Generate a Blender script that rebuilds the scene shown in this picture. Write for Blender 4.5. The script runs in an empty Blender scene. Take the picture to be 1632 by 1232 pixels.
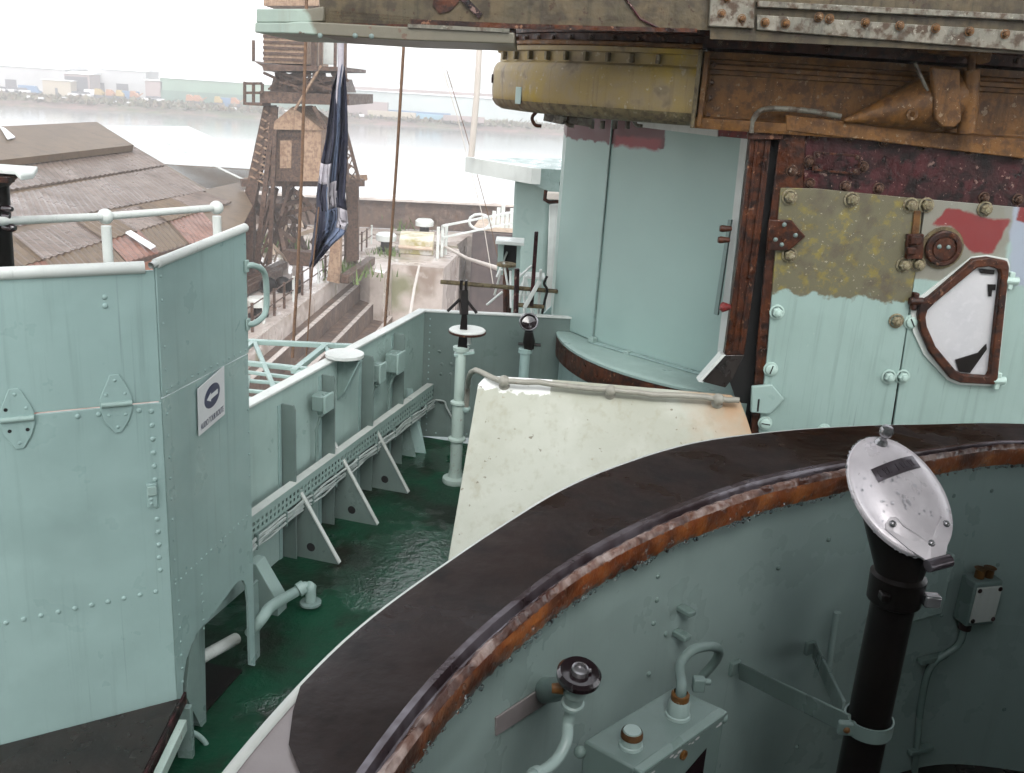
import bpy, bmesh, math, random
from mathutils import Vector, Matrix
random.seed(7)
D = bpy.data
SC = bpy.context.scene
COL = SC.collection
RAD = math.radians

# ---------------------------------------------------------------- camera
EYE = Vector((0.0, 0.0, 2.6))
PITCH, ROLL, FPX = RAD(17.5), RAD(3.7), 1500.0        # measured from the photograph, 1632 px wide
_R0 = Vector((1, 0, 0)); _U0 = Vector((0, math.sin(PITCH), math.cos(PITCH)))
CF = Vector((0, math.cos(PITCH), -math.sin(PITCH)))
CR = math.cos(ROLL) * _R0 + math.sin(ROLL) * _U0
CU = -math.sin(ROLL) * _R0 + math.cos(ROLL) * _U0
cam = D.cameras.new('camera'); camo = D.objects.new('camera', cam); COL.objects.link(camo)
m3 = Matrix((CR, CU, -CF)).transposed()
camo.matrix_world = Matrix.Translation(EYE) @ m3.to_4x4()
cam.sensor_width = 36.0; cam.lens = FPX * 36.0 / 1632.0
cam.clip_start = 0.05; cam.clip_end = 9000.0
SC.camera = camo

# ---------------------------------------------------------------- sky, sun, exposure
SUN_EL, SUN_AZ = RAD(45), RAD(170)         # azimuth clockwise from +Y: high, behind the camera
w = D.worlds.new('World'); SC.world = w; w.use_nodes = True
nt = w.node_tree; nt.nodes.clear()
sky = nt.nodes.new('ShaderNodeTexSky'); sky.sky_type = 'NISHITA'; sky.sun_disc = False
sky.sun_elevation = SUN_EL; sky.sun_rotation = SUN_AZ
sky.air_density = 1.0; sky.dust_density = 1.0; sky.ozone_density = 0.6
hs = nt.nodes.new('ShaderNodeHueSaturation'); hs.inputs['Saturation'].default_value = 0.14
bg = nt.nodes.new('ShaderNodeBackground'); bg.inputs['Strength'].default_value = 0.15
wo = nt.nodes.new('ShaderNodeOutputWorld')
nt.links.new(sky.outputs[0], hs.inputs['Color']); nt.links.new(hs.outputs[0], bg.inputs['Color']); nt.links.new(bg.outputs[0], wo.inputs['Surface'])
sl = D.lights.new('sun', 'SUN'); sl.energy = 0.6; sl.angle = RAD(30); sl.color = (1, .97, .93)
so = D.objects.new('sun', sl); COL.objects.link(so)
sd = Vector((math.sin(SUN_AZ) * math.cos(SUN_EL), math.cos(SUN_AZ) * math.cos(SUN_EL), math.sin(SUN_EL)))
so.rotation_euler = (-sd).to_track_quat('-Z', 'Y').to_euler(); so.location = (0, 0, 30)
SC.view_settings.view_transform = 'Standard'; SC.view_settings.look = 'None'
SC.view_settings.gamma = 1.0; SC.view_settings.exposure = 1.65
SC.cycles.max_bounces = 5; SC.cycles.diffuse_bounces = 3; SC.cycles.glossy_bounces = 2; SC.cycles.transmission_bounces = 4; SC.cycles.volume_bounces = 1
SC.cycles.use_adaptive_sampling = True; SC.cycles.adaptive_threshold = .03
SC.cycles.use_denoising = True

# ---------------------------------------------------------------- surveying helpers: pixel of the photograph -> point of the place
def ray(x, y): return CF + CR * ((x - 816) / FPX) - CU * ((y - 616) / FPX)
def atz(x, y, z): d = ray(x, y); return EYE + d * ((z - EYE.z) / d.z)
def aty(x, y, Y): d = ray(x, y); return EYE + d * ((Y - EYE.y) / d.y)
class Plane:
    """vertical or sloping plane with unit normal n (towards the viewer); p(px,py,off) = point, off metres proud of it"""
    def __init__(s, pt, n): s.pt = Vector(pt); s.n = Vector(n).normalized()
    def p(s, x, y, off=0.0):
        d = ray(x, y); q = s.pt + s.n * off
        return EYE + d * ((q - EYE).dot(s.n) / d.dot(s.n))
def frame_from_n(n, up=Vector((0, 0, 1))):
    n = Vector(n).normalized(); u = up.cross(n)
    if u.length < 1e-4: u = Vector((1, 0, 0))
    u.normalize(); v = n.cross(u)
    return u, v, n
def basis(o, u, v, n): 
    m = Matrix((u, v, n)).transposed().to_4x4(); return Matrix.Translation(o) @ m

# ---------------------------------------------------------------- mesh builder
class MB:
    def __init__(s): s.v = []; s.f = []; s.mi = []
    def add(s, vs, fs, m=0):
        b = len(s.v); s.v += [Vector(q) for q in vs]
        for q in fs: s.f.append([b + i for i in q]); s.mi.append(m)
        return s
    def box(s, c, sx, sy, sz, ax=None, m=0):
        c = Vector(c); X, Y, Z = ax if ax else (Vector((1, 0, 0)), Vector((0, 1, 0)), Vector((0, 0, 1)))
        vs = [c + X * (a * sx / 2) + Y * (b * sy / 2) + Z * (d * sz / 2) for d in (-1, 1) for b in (-1, 1) for a in (-1, 1)]
        return s.add(vs, [(0, 2, 3, 1), (4, 5, 7, 6), (0, 1, 5, 4), (2, 6, 7, 3), (0, 4, 6, 2), (1, 3, 7, 5)], m)
    def prism(s, pts, vec, m=0):
        vec = Vector(vec); n = len(pts); pts = [Vector(q) for q in pts]
        nn = Vector((0, 0, 0))
        for i in range(n): nn += pts[i].cross(pts[(i + 1) % n])
        if nn.dot(vec) > 0: pts = pts[::-1]
        vs = pts + [q + vec for q in pts]
        fs = [tuple(range(n)), tuple(range(2 * n - 1, n - 1, -1))] + [(i, i + n, (i + 1) % n + n, (i + 1) % n) for i in range(n)]
        return s.add(vs, fs, m)
    def bar(s, a, b, wx, wy, up=Vector((0, 0, 1)), m=0):
        a = Vector(a); b = Vector(b); d = (b - a); L = d.length; d.normalize()
        x = d.cross(up)
        if x.length < 1e-4: x = d.cross(Vector((0, 1, 0)))
        x.normalize(); y = x.cross(d)
        return s.box((a + b) / 2, wx, L, wy, (x, d, y), m)
    def tube(s, pts, r, n=10, caps=True, closed=False, m=0):
        pts = [Vector(q) for q in pts]; k = len(pts); rs = r if isinstance(r, (list, tuple)) else [r] * k
        b = len(s.v); t0 = (pts[1] - pts[0]).normalized()
        x = t0.cross(Vector((0, 0, 1)))
        if x.length < 1e-3: x = t0.cross(Vector((0, 1, 0)))
        x.normalize()
        for i in range(k):
            if closed: t = pts[(i + 1) % k] - pts[i - 1]
            elif i == 0: t = pts[1] - pts[0]
            elif i == k - 1: t = pts[-1] - pts[-2]
            else: t = (pts[i + 1] - pts[i]).normalized() + (pts[i] - pts[i - 1]).normalized()
            if t.length < 1e-6: t = pts[i] - pts[i - 1]
            t.normalize(); x = x - t * x.dot(t)
            if x.length < 1e-4: x = t.orthogonal()
            x.normalize(); y = t.cross(x)
            for j in range(n):
                a = 2 * math.pi * j / n; s.v.append(pts[i] + (x * math.cos(a) + y * math.sin(a)) * rs[i])
        for i in range(k if closed else k - 1):
            i2 = (i + 1) % k
            for j in range(n):
                j2 = (j + 1) % n; s.f.append([b + i * n + j, b + i * n + j2, b + i2 * n + j2, b + i2 * n + j]); s.mi.append(m)
        if caps and not closed:
            s.f.append([b + j for j in range(n)][::-1]); s.f.append([b + (k - 1) * n + j for j in range(n)]); s.mi += [m, m]
        return s
    def lathe(s, prof, o, axis=(0, 0, 1), n=24, a0=0.0, a1=360.0, m=0, xdir=None, sx=1.0):
        """profile of (radius, height); full turn unless a0..a1 given"""
        o = Vector(o); ax = Vector(axis).normalized()
        x = Vector(xdir) if xdir is not None else ax.orthogonal()
        x = (x - ax * x.dot(ax)).normalized(); y = ax.cross(x)
        full = abs(a1 - a0) >= 359.9; cols = n if full else n + 1; b = len(s.v); k = len(prof)
        for i in range(cols):
            a = RAD(a0 + (a1 - a0) * i / n)
            for (r, h) in prof: s.v.append(o + (x * (math.cos(a) * sx) + y * math.sin(a)) * r + ax * h)
        for i in range(n):
            i2 = (i + 1) % cols
            for j in range(k - 1):
                q = [b + i * k + j, b + i2 * k + j, b + i2 * k + j + 1, b + i * k + j + 1]
                s.f.append(q); s.mi.append(m)
        return s
    def ball(s, c, r, n=10, m=0, sz=1.0):
        return s.lathe([(r * math.sin(math.pi * i / n) + 1e-5, -r * sz * math.cos(math.pi * i / n)) for i in range(n + 1)], c, n=n + 2, m=m)
    def frame(s, outer, inner, vec, m=0):
        n = len(outer); vec = Vector(vec)
        o = [Vector(q) for q in outer]; i_ = [Vector(q) for q in inner]
        vs = o + i_ + [q + vec for q in o] + [q + vec for q in i_]
        fs = []
        for k in range(n):
            j = (k + 1) % n
            fs += [(2 * n + k, 2 * n + j, 3 * n + j, 3 * n + k), (k, n + k, n + j, j), (k, j, 2 * n + j, 2 * n + k), (n + k, 3 * n + k, 3 * n + j, n + j)]
        return s.add(vs, fs, m)
    def sheet(s, grid, m=0):
        R_ = len(grid); C_ = len(grid[0]); b = len(s.v)
        for r_ in grid: s.v += [Vector(q) for q in r_]
        for i in range(R_ - 1):
            for j in range(C_ - 1):
                s.f.append([b + i * C_ + j, b + i * C_ + j + 1, b + (i + 1) * C_ + j + 1, b + (i + 1) * C_ + j]); s.mi.append(m)
        return s
    def mesh(s, name, mats, origin=Vector((0, 0, 0)), smooth=None):
        me = D.meshes.new(name); me.from_pydata([tuple(q - origin) for q in s.v], [], s.f); me.update()
        for mm in (mats if isinstance(mats, (list, tuple)) else [mats]): me.materials.append(mm)
        for p, i in zip(me.polygons, s.mi): p.material_index = i
        bm = bmesh.new(); bm.from_mesh(me); bmesh.ops.recalc_face_normals(bm, faces=bm.faces); bm.to_mesh(me); bm.free()
        if smooth:
            for p in me.polygons: p.use_smooth = True
            me.set_sharp_from_angle(angle=RAD(smooth))
        return me
    def build(s, name, mats, parent=None, smooth=None, bevel=0, seg=2, origin=None):
        if parent is not None: o = wloc(parent)
        elif origin is not None: o = Vector(origin)
        else:
            lo = [min(q[i] for q in s.v) for i in range(3)]; hi = [max(q[i] for q in s.v) for i in range(3)]
            o = Vector(((lo[0] + hi[0]) / 2, (lo[1] + hi[1]) / 2, lo[2]))
        ob = D.objects.new(name, s.mesh(name, mats, o, smooth)); COL.objects.link(ob)
        if parent is not None: ob.parent = parent
        else: ob.location = o
        WL[ob.name] = o
        if bevel:
            bv = ob.modifiers.new('bevel', 'BEVEL'); bv.width = bevel; bv.segments = seg; bv.limit_method = 'ANGLE'; bv.angle_limit = RAD(35)
            if not smooth:
                for p in ob.data.polygons: p.use_smooth = True
                ob.data.set_sharp_from_angle(angle=RAD(30))
        return ob
WL = {}
def wloc(o): return WL[o.name]
def tag(o, label=None, cat=None, group=None, kind=None):
    if label: o['label'] = label
    if cat: o['category'] = cat
    if group: o['group'] = group
    if kind: o['kind'] = kind
    return o
def thing(name, loc, label, cat, group=None):
    o = D.objects.new(name, None); COL.objects.link(o); o.location = loc; o.empty_display_size = .1
    WL[o.name] = Vector(loc); return tag(o, label, cat, group)
def inst(me, name, parent, M):
    o = D.objects.new(name, me); COL.objects.link(o); o.parent = parent
    lp = wloc(parent); o.matrix_local = Matrix.Translation(-lp) @ M; WL[o.name] = lp + Vector(o.location) if False else M.translation.copy(); return o
def arc(p0, p1, p2, n=6):
    return [(1 - t) ** 2 * Vector(p0) + 2 * t * (1 - t) * Vector(p1) + t * t * Vector(p2) for t in [i / n for i in range(n + 1)]]
def smoothpath(pts, n=6):
    """Catmull-Rom through the points"""
    P = [Vector(q) for q in pts]; P = [2 * P[0] - P[1]] + P + [2 * P[-1] - P[-2]]; out = []
    for i in range(1, len(P) - 2):
        for k in range(n):
            t = k / n; a, b, c, d = P[i - 1], P[i], P[i + 1], P[i + 2]
            out.append(.5 * ((2 * b) + (c - a) * t + (2 * a - 5 * b + 4 * c - d) * t * t + (3 * b - a - 3 * c + d) * t ** 3))
    return out + [P[-2]]

# ---------------------------------------------------------------- materials
def nd(t, ty, **k):
    n = t.nodes.new(ty)
    for a, b in k.items(): setattr(n, a, b)
    return n
def rgb(c): return (c[0], c[1], c[2], 1.0)
def srgb(r, g, b):
    f = lambda c: ((c / 255) / 12.92) if c / 255 <= .04045 else (((c / 255) + .055) / 1.055) ** 2.4
    return (f(r), f(g), f(b))
class Mat:
    def __init__(s, name, rough=.5, metal=0.0, coat=0.0, spec=.5):
        s.m = D.materials.new(name); s.m.use_nodes = True; s.t = s.m.node_tree; s.b = s.t.nodes['Principled BSDF']
        s.b.inputs['Roughness'].default_value = rough; s.b.inputs['Metallic'].default_value = metal
        s.b.inputs['Coat Weight'].default_value = coat; s.b.inputs['Coat Roughness'].default_value = .08
        s.b.inputs['Specular IOR Level'].default_value = spec
        s.g = nd(s.t, 'ShaderNodeNewGeometry'); s.pos = s.g.outputs['Position']; s.rough = rough
        s.c = None
    def lk(s, a, b): s.t.links.new(a, b)
    def noise(s, scale=5, detail=3, rough=.6, sc=(1, 1, 1), dist=0.0, off=(0, 0, 0)):
        n = nd(s.t, 'ShaderNodeTexNoise'); n.inputs['Scale'].default_value = scale; n.inputs['Detail'].default_value = detail
        n.inputs['Roughness'].default_value = rough; n.inputs['Distortion'].default_value = dist
        mp = nd(s.t, 'ShaderNodeMapping'); mp.inputs['Scale'].default_value = sc; mp.inputs['Location'].default_value = off
        s.lk(s.pos, mp.inputs['Vector']); s.lk(mp.outputs[0], n.inputs['Vector']); return n.outputs['Fac']
    def ramp(s, x, lo, hi, a=0.0, b=1.0):
        r = nd(s.t, 'ShaderNodeMapRange'); r.inputs[1].default_value = lo; r.inputs[2].default_value = hi
        r.inputs[3].default_value = a; r.inputs[4].default_value = b; s.lk(x, r.inputs[0]); return r.outputs[0]
    def mth(s, op, a, b=None):
        n = nd(s.t, 'ShaderNodeMath', operation=op)
        for i, q in enumerate((a, b)):
            if q is None: continue
            if isinstance(q, (int, float)): n.inputs[i].default_value = q
            else: s.lk(q, n.inputs[i])
        return n.outputs[0]
    def base(s, c):
        n = nd(s.t, 'ShaderNodeRGB'); n.outputs[0].default_value = rgb(c); s.c = n.outputs[0]; return s
    def over(s, c, fac):
        n = nd(s.t, 'ShaderNodeMix', data_type='RGBA'); 
        if isinstance(fac, (int, float)): n.inputs[0].default_value = fac
        else: s.lk(fac, n.inputs[0])
        s.lk(s.c, n.inputs[6])
        if isinstance(c, tuple): n.inputs[7].default_value = rgb(c)
        else: s.lk(c, n.inputs[7])
        s.c = n.outputs[2]; return s
    def vary(s, c2, scale=3, lo=.35, hi=.7, amt=1.0, **k): return s.over(c2, s.ramp(s.noise(scale, **k), lo, hi, 0, amt))
    def streak(s, c, amt=.5, lo=.5, hi=.75, sc=(26, 26, .9)): return s.over(c, s.ramp(s.noise(1, 4, .6, sc), lo, hi, 0, amt))
    def chips(s, c, scale=22, lo=.62, hi=.66, amt=1.0): return s.over(c, s.ramp(s.noise(scale, 4, .65), lo, hi, 0, amt))
    def half(s, axis, lo, amp=.0, soft=.01, nscale=14):
        """1 where dot(pos,axis) > lo, with a ragged edge"""
        v = nd(s.t, 'ShaderNodeVectorMath', operation='DOT_PRODUCT'); s.lk(s.pos, v.inputs[0]); v.inputs[1].default_value = axis
        x = v.outputs['Value']
        if amp: x = s.mth('ADD', x, s.mth('MULTIPLY', s.mth('SUBTRACT', s.noise(nscale, 4, .6), .5), amp))
        return s.ramp(x, lo - soft, lo + soft)
    def patch(s, c, halves, amt=1.0, **k):
        f = None
        for (ax, lo) in halves:
            h = s.half(ax, lo, **k); f = h if f is None else s.mth('MULTIPLY', f, h)
        return s.over(c, s.mth('MULTIPLY', f, amt))
    def bump(s, scale=60, strength=.2, dist=.004, detail=2, sc=(1, 1, 1)):
        b = nd(s.t, 'ShaderNodeBump'); b.inputs['Strength'].default_value = strength; b.inputs['Distance'].default_value = dist
        s.lk(s.noise(scale, detail, .6, sc), b.inputs['Height'])
        prev = s.b.inputs['Normal'].links
        if prev: s.lk(prev[0].from_socket, b.inputs['Normal'])
        s.lk(b.outputs[0], s.b.inputs['Normal']); return s
    def roughvar(s, lo, hi, scale=6, a=.35, b=.65): s.lk(s.ramp(s.noise(scale, 4, .6), a, b, lo, hi), s.b.inputs['Roughness']); return s
    def done(s):
        if s.c is not None: s.lk(s.c, s.b.inputs['Base Color'])
        return s.m
PG = (.285, .402, .382)                                   # the ship's pale green paint
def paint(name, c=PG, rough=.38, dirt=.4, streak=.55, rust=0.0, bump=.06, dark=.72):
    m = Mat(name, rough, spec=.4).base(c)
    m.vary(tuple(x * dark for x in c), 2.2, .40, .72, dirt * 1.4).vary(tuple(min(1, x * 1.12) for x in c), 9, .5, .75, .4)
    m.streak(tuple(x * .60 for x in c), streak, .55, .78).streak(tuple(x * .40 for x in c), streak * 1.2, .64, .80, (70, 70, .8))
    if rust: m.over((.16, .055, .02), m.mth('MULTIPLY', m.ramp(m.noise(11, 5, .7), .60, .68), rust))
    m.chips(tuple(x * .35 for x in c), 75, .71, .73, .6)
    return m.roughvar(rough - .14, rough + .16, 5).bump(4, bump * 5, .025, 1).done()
def rusty(name, a, b, c, rough=.55, s=6, flake=None, bump=.5):
    m = Mat(name, rough, spec=.28).base(a).vary(b, s, .38, .62).vary(c, s * 2.7, .46, .62, .95)
    m.streak(tuple(x * .4 for x in a), .7, .5, .72)
    if flake: m.chips(tuple(x * .7 for x in flake), 21, .635, .66, .75).chips(flake, 62, .665, .685, .9)
    return m.roughvar(rough - .2, rough + .15, 8).bump(34, bump, .008, 3).done()
M = {}
M['paint'] = paint('pale_green_paint')
M['paint_bulwark'] = paint('pale_green_bulwark_paint', (.35, .47, .435), .4, .4, .4)
M['paint_wall'] = paint('pale_green_wall_paint', (.31, .405, .385), .34, .3, .3)
M['paint_soft'] = paint('pale_green_trim_paint', (.29, .395, .365), .4, .3, .15)
M['paint_dark'] = paint('weathered_green_paint', (.19, .265, .245), .3, .4, .4)
M['paint_rust'] = paint('rust_stained_green_paint', (.40, .50, .45), .45, .3, .2, rust=.8)
M['teal'] = paint('smooth_green_tower_paint', (.33, .47, .43), .4, .16, .10, bump=.03, dark=.88)
M['white_paint'] = paint('white_rail_paint', (.58, .61, .58), .4, .45, .35)
M['canvas'] = Mat('cream_casing_paint', .42).base((.43, .445, .375)).vary((.33, .335, .265), 1.6, .4, .75, .8).vary((.48, .495, .43), 4, .5, .7, .6)\
    .patch((.36, .20, .09), [((1, 0, .6), 1.66)], .8, amp=.5, soft=.16, nscale=5)\
    .patch((.86, .87, .84), [((0, 0, 1), .885), ((-1, 0, 0), -.235)], 1.0, amp=.09, soft=.004, nscale=16)\
    .streak((.30, .28, .20), .55, .54, .74, (16, 16, .8)).streak((.22, .13, .06), .5, .68, .78, (30, 30, 1.0)).chips((.14, .12, .08), 20, .675, .69, .85).vary((.30, .30, .23), 3.5, .56, .72, .5).chips((.30, .25, .15), 60, .71, .73, .7).bump(5, .12, .02, 2).roughvar(.3, .55, 4).done()
_d = Mat('wet_green_deck', .3).base((.006, .052, .026)).vary((.010, .014, .009), 1.7, .42, .62, .9).vary((.015, .008, .006), 4, .56, .74, .8)
_d.vary((.012, .07, .038), 2.6, .55, .8, .5).chips((.12, .03, .018), 5, .72, .73, .8)
_dv = nd(_d.t, 'ShaderNodeVectorMath', operation='DISTANCE'); _d.lk(_d.pos, _dv.inputs[0]); _dv.inputs[1].default_value = (-.42, 4.72, 0)
_pud = _d.mth('MAXIMUM', _d.ramp(_d.mth('ADD', _dv.outputs['Value'], _d.mth('MULTIPLY', _d.noise(5, 3), .55)), .80, .72), _d.ramp(_d.noise(1.9, 3, .6, off=(2.3, .4, 0)), .56, .62))
_d.lk(_d.ramp(_pud, 0, 1, .38, .04), _d.b.inputs['Roughness']); _d.lk(_d.ramp(_pud, 0, 1, .12, .9), _d.b.inputs['Specular IOR Level'])
M['deck'] = _d.bump(16, .55, .012, 3).bump(55, .5, .003).done()
M['paint_fit'] = paint('grubby_shaded_fitting_paint', (.17, .235, .22), .4, .6, .3)  # grubby, and darker than the wall: shade on the fittings is in the colour
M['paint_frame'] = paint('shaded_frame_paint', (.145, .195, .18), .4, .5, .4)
M['brown'] = rusty('rusty_brown_paint', (.040, .011, .0045), (.075, .021, .006), (.010, .004, .003), .45, 7, (.30, .15, .085))
M['brown_dark'] = rusty('dark_plum_primer', (.024, .0075, .0075), (.055, .012, .014), (.005, .003, .003), .42, 5, (.30, .19, .16), .45)
M['umber'] = rusty('umber_rust', (.125, .058, .017), (.16, .072, .018), (.07, .032, .012), .55, 7, (.30, .22, .14))
M['ochre'] = Mat('flaking_ochre_paint', .5, spec=.25).base((.29, .215, .085)).vary((.36, .25, .03), 2.2, .5, .62, .85).vary((.27, .215, .135), 5, .42, .62, .9).vary((.12, .085, .05), 5, .58, .7, .8)\
    .chips((.40, .35, .25), 24, .63, .65, .8).streak((.10, .07, .04), .5, .55, .75).bump(36, .35, .005).done()
M['olive_edge'] = rusty('dirty_olive_edge', (.13, .105, .055), (.17, .135, .07), (.07, .05, .03), .55, 9, (.30, .26, .18))
M['cab'] = rusty('weathered_grey_plate', (.068, .056, .033), (.088, .066, .036), (.042, .032, .02), .5, 4, (.05, .02, .01), .3)
M['cab_flange'] = rusty('worn_grey_flange', (.13, .125, .10), (.19, .175, .14), (.055, .032, .018), .45, 7, (.34, .32, .26))
M['rail_dirty'] = paint('dirty_rail_paint', (.31, .30, .255), .45, .6, .4, rust=.3)
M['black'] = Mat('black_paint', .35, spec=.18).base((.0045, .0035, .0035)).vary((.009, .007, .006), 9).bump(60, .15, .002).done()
M['dark_hole'] = Mat('dark_interior', .8).base((.006, .006, .006)).done()
M['blackgloss'] = Mat('black_gloss_bakelite', .15, coat=.6).base((.014, .008, .010)).done()
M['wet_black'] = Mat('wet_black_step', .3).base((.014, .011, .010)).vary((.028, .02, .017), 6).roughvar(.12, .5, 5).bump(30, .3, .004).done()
M['red'] = rusty('red_oxide_primer', (.20, .025, .022), (.15, .02, .02), (.10, .022, .02), .45, 9, (.35, .3, .26), .15)
M['steel'] = Mat('wet_grey_steel', .22, .7).base((.33, .33, .34)).vary((.2, .19, .2), 12).bump(40, .2, .003).done()
M['bolt'] = paint('painted_bolt', (.40, .53, .48), .35, .3, 0, rust=.25)
M['bolt_olive'] = rusty('olive_bolt', (.20, .18, .10), (.27, .24, .16), (.11, .075, .045), .45, 40, (.42, .4, .33), .2)
M['bolt_brown'] = rusty('rusted_bolt', (.06, .026, .014), (.12, .07, .045), (.03, .013, .009), .4, 40, (.4, .33, .27), .3)
M['rope'] = Mat('brown_rope', .8).base((.16, .09, .05)).vary((.09, .05, .03), 30).done()
M['rope_pale'] = Mat('pale_rope', .8).base((.55, .5, .45)).done()
M['cable'] = Mat('grey_cable', .45).base((.42, .47, .45)).vary((.3, .35, .33), 20).done()
# ================================================================ ship: deck
YAW = RAD(15); AX = Vector((math.sin(YAW), math.cos(YAW), 0)); NX = Vector((math.cos(YAW), -math.sin(YAW), 0)); UP = Vector((0, 0, 1))
B0 = Vector((-.685, 6.82, 0))                              # foot of the bulwark corner
def sh(a, n, z=0.0): return B0 + AX * a + NX * n + UP * z  # ship coordinates: a forward of the corner, n inboard
mb = MB(); mb.prism([sh(-9.5, -.03, -.06), sh(0, -.03, -.06), sh(0, 4.4, -.06), sh(-9.5, 4.4, -.06)], (0, 0, .06))
tag(mb.build('deck', M['deck'], origin=sh(-4, 2, -.06)), kind='structure')
mb = MB()
hs_ = [sh(-9.5, -.12, -.07), sh(1.6, -.12, -.07), sh(9, 1.6, -.07), sh(9, 4.2, -.07), sh(1.6, 5.0, -.07), sh(-9.5, 5.0, -.07)]
lo_ = [sh(-9.5, .5, -9.5), sh(1.6, .7, -9.5), sh(9, 2.4, -9.5), sh(9, 3.4, -9.5), sh(1.6, 4.3, -9.5), sh(-9.5, 4.4, -9.5)]
mb.add(hs_ + lo_, [tuple(range(6))] + [(i, (i + 1) % 6, (i + 1) % 6 + 6, i + 6) for i in range(6)])
hull = mb.build('ship_hull', M['paint_dark']); tag(hull, 'pale green ship hull standing in the dry dock below the bridge wing', 'hull')
mb = MB(); mb.prism([sh(1.2, .2, -.06), sh(8.6, 1.6, -.06), sh(8.6, 4.1, -.06), sh(1.2, 4.6, -.06)], (0, 0, .05))
tag(mb.build('forward_deck', M['deck']), kind='structure')

# rivet / bolt meshes (local: base on z=0, pointing +z)
def dome_mesh(name, r, h, mat, n=10):
    q = MB(); q.lathe([(r, 0), (r * .92, h * .45), (r * .6, h * .86), (1e-4, h)], (0, 0, 0), n=n); return q.mesh(name, mat, smooth=60)
def bolt_mesh(name, r, mat, slot=False):
    q = MB(); q.lathe([(r * 1.25, 0), (r * 1.25, r * .22), (r * 1.0, r * .26)], (0, 0, 0), n=16)
    if slot:
        q.lathe([(r * .95, r * .2), (r * .9, r * .6), (r * .7, r * .7), (1e-4, r * .72)], (0, 0, 0), n=16); q.box((0, 0, r * .72), r * 1.5, r * .2, r * .08, m=1)
    else:
        q.lathe([(r * .86, r * .2), (r * .86, r * .85), (r * .7, r * .98), (1e-4, r)], (0, 0, 0), n=6)
        q.lathe([(r * .42, r * .9), (r * .42, r * 1.25), (1e-4, r * 1.32)], (0, 0, 0), n=8)
    return q.mesh(name, [mat, M['dark_hole']], smooth=30)
def on(pt, n, spin=0.0):
    u, v, nn = frame_from_n(n); R_ = Matrix.Rotation(spin, 4, 'Z'); return basis(pt, u, v, nn) @ R_
RIV = dome_mesh('rivet', .0095, .0045, M['paint']); RIVS = dome_mesh('rivet', .006, .003, M['paint'])
RIVB = dome_mesh('rivet', .013, .008, M['paint_frame'])

# ================================================================ splinter screen on the left
S2 = Plane((-1.098, 3.73, 0), (math.cos(RAD(12)), -math.sin(RAD(12)), 0))      # side leaf
CORN = S2.p(257, 640); CORN.z = 0
S1 = Plane(CORN, (math.cos(RAD(61)), -math.sin(RAD(61)), 0))                    # front leaf
d1 = Vector((math.sin(RAD(61)), math.cos(RAD(61)), 0)); d2 = Vector((math.sin(RAD(12)), math.cos(RAD(12)), 0))
def s1(u, z, off=0.0): return CORN - d1 * u + UP * z + S1.n * off      # u metres left of the corner
def s2(u, z, off=0.0): return CORN + d2 * u + UP * z + S2.n * off      # u metres beyond the corner
L2 = .625
scr = thing('splinter_screen', s1(.3, 0), 'pale green folded steel screen with rivets and two hinges, beside the handrail at left', 'screen')
TH = .012
# front leaf: upper and lower plates with a real seam
mb = MB(); mb.prism([s1(-.0, 1.48), s1(1.3, 1.475), s1(1.3, 1.925), s1(-.0, 1.945)], -S1.n * TH); mb.build('upper_plate', M['paint'], scr, bevel=.002)
mb = MB(); mb.prism([s1(-.0, .06), s1(1.3, .06), s1(1.3, 1.469), s1(-.0, 1.474)], -S1.n * TH); mb.build('lower_plate', M['paint'], scr, bevel=.002)
# side leaf: upper plate (a little proud) and lower plate with the arched cut-outs
ta = lambda x, y: S2.p(x, y, 0)
mb = MB(); mb.prism([s2(.004, 1.492, .004), s2(L2, 1.497, .004), s2(L2, 2.0, .004), s2(.004, 1.955, .004)], -S2.n * TH)
mb.build('upper_plate', M['paint'], scr, bevel=.002)
low = [s2(.004, 1.486), s2(L2, 1.491)]
for (x, y) in [(407, 1062), (399, 1060), (396, 962), (393, 935), (388, 925), (380, 925), (372, 935), (352, 962), (336, 984), (326, 994), (328, 1155), (320, 1160), (302, 1130), (299, 1085), (296, 1060), (303, 1032), (316, 1010)][:11]:
    low.append(ta(x, y))
low += [ta(318, 1004), ta(306, 1026), ta(297, 1052), ta(292, 1085), ta(291, 1120), ta(292, 1232)]
low.append(s2(.004, -.05))
mb = MB(); mb.prism(low, -S2.n * TH); mb.build('lower_plate', M['paint'], scr)
mb = MB(); mb.prism([ta(326, 994), ta(329, 1160), ta(320, 1158), ta(297, 1110), ta(302, 1045), ta(312, 1012)], S2.n * .012 - S2.n * .10)
mb.build('foot_bracket', M['paint_dark'], scr)
mb = MB(); mb.bar(S2.p(404, 930, -.02), S2.p(407, 1058, -.02), .07, .012, S2.n); mb.build('foot_post', M['paint_dark'], scr)
# rolled top edges
mb = MB(); mb.tube([s1(.03, 1.955, -.005), s1(1.3, 1.935, -.005)], .021, 14); mb.build('rolled_edge', M['white_paint'], scr, smooth=40)
mb = MB(); mb.tube([s2(.012, 1.966, 0), s2(L2, 2.012, 0)], .0175, 14, caps=False); mb.lathe([(.0175, 0), (.011, .0), (.011, .03)], s2(.012, 1.966), s2(0, 1.966) - s2(.5, 2.0), n=14)
mb.build('rolled_edge', M['white_paint'], scr, smooth=40)
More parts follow.
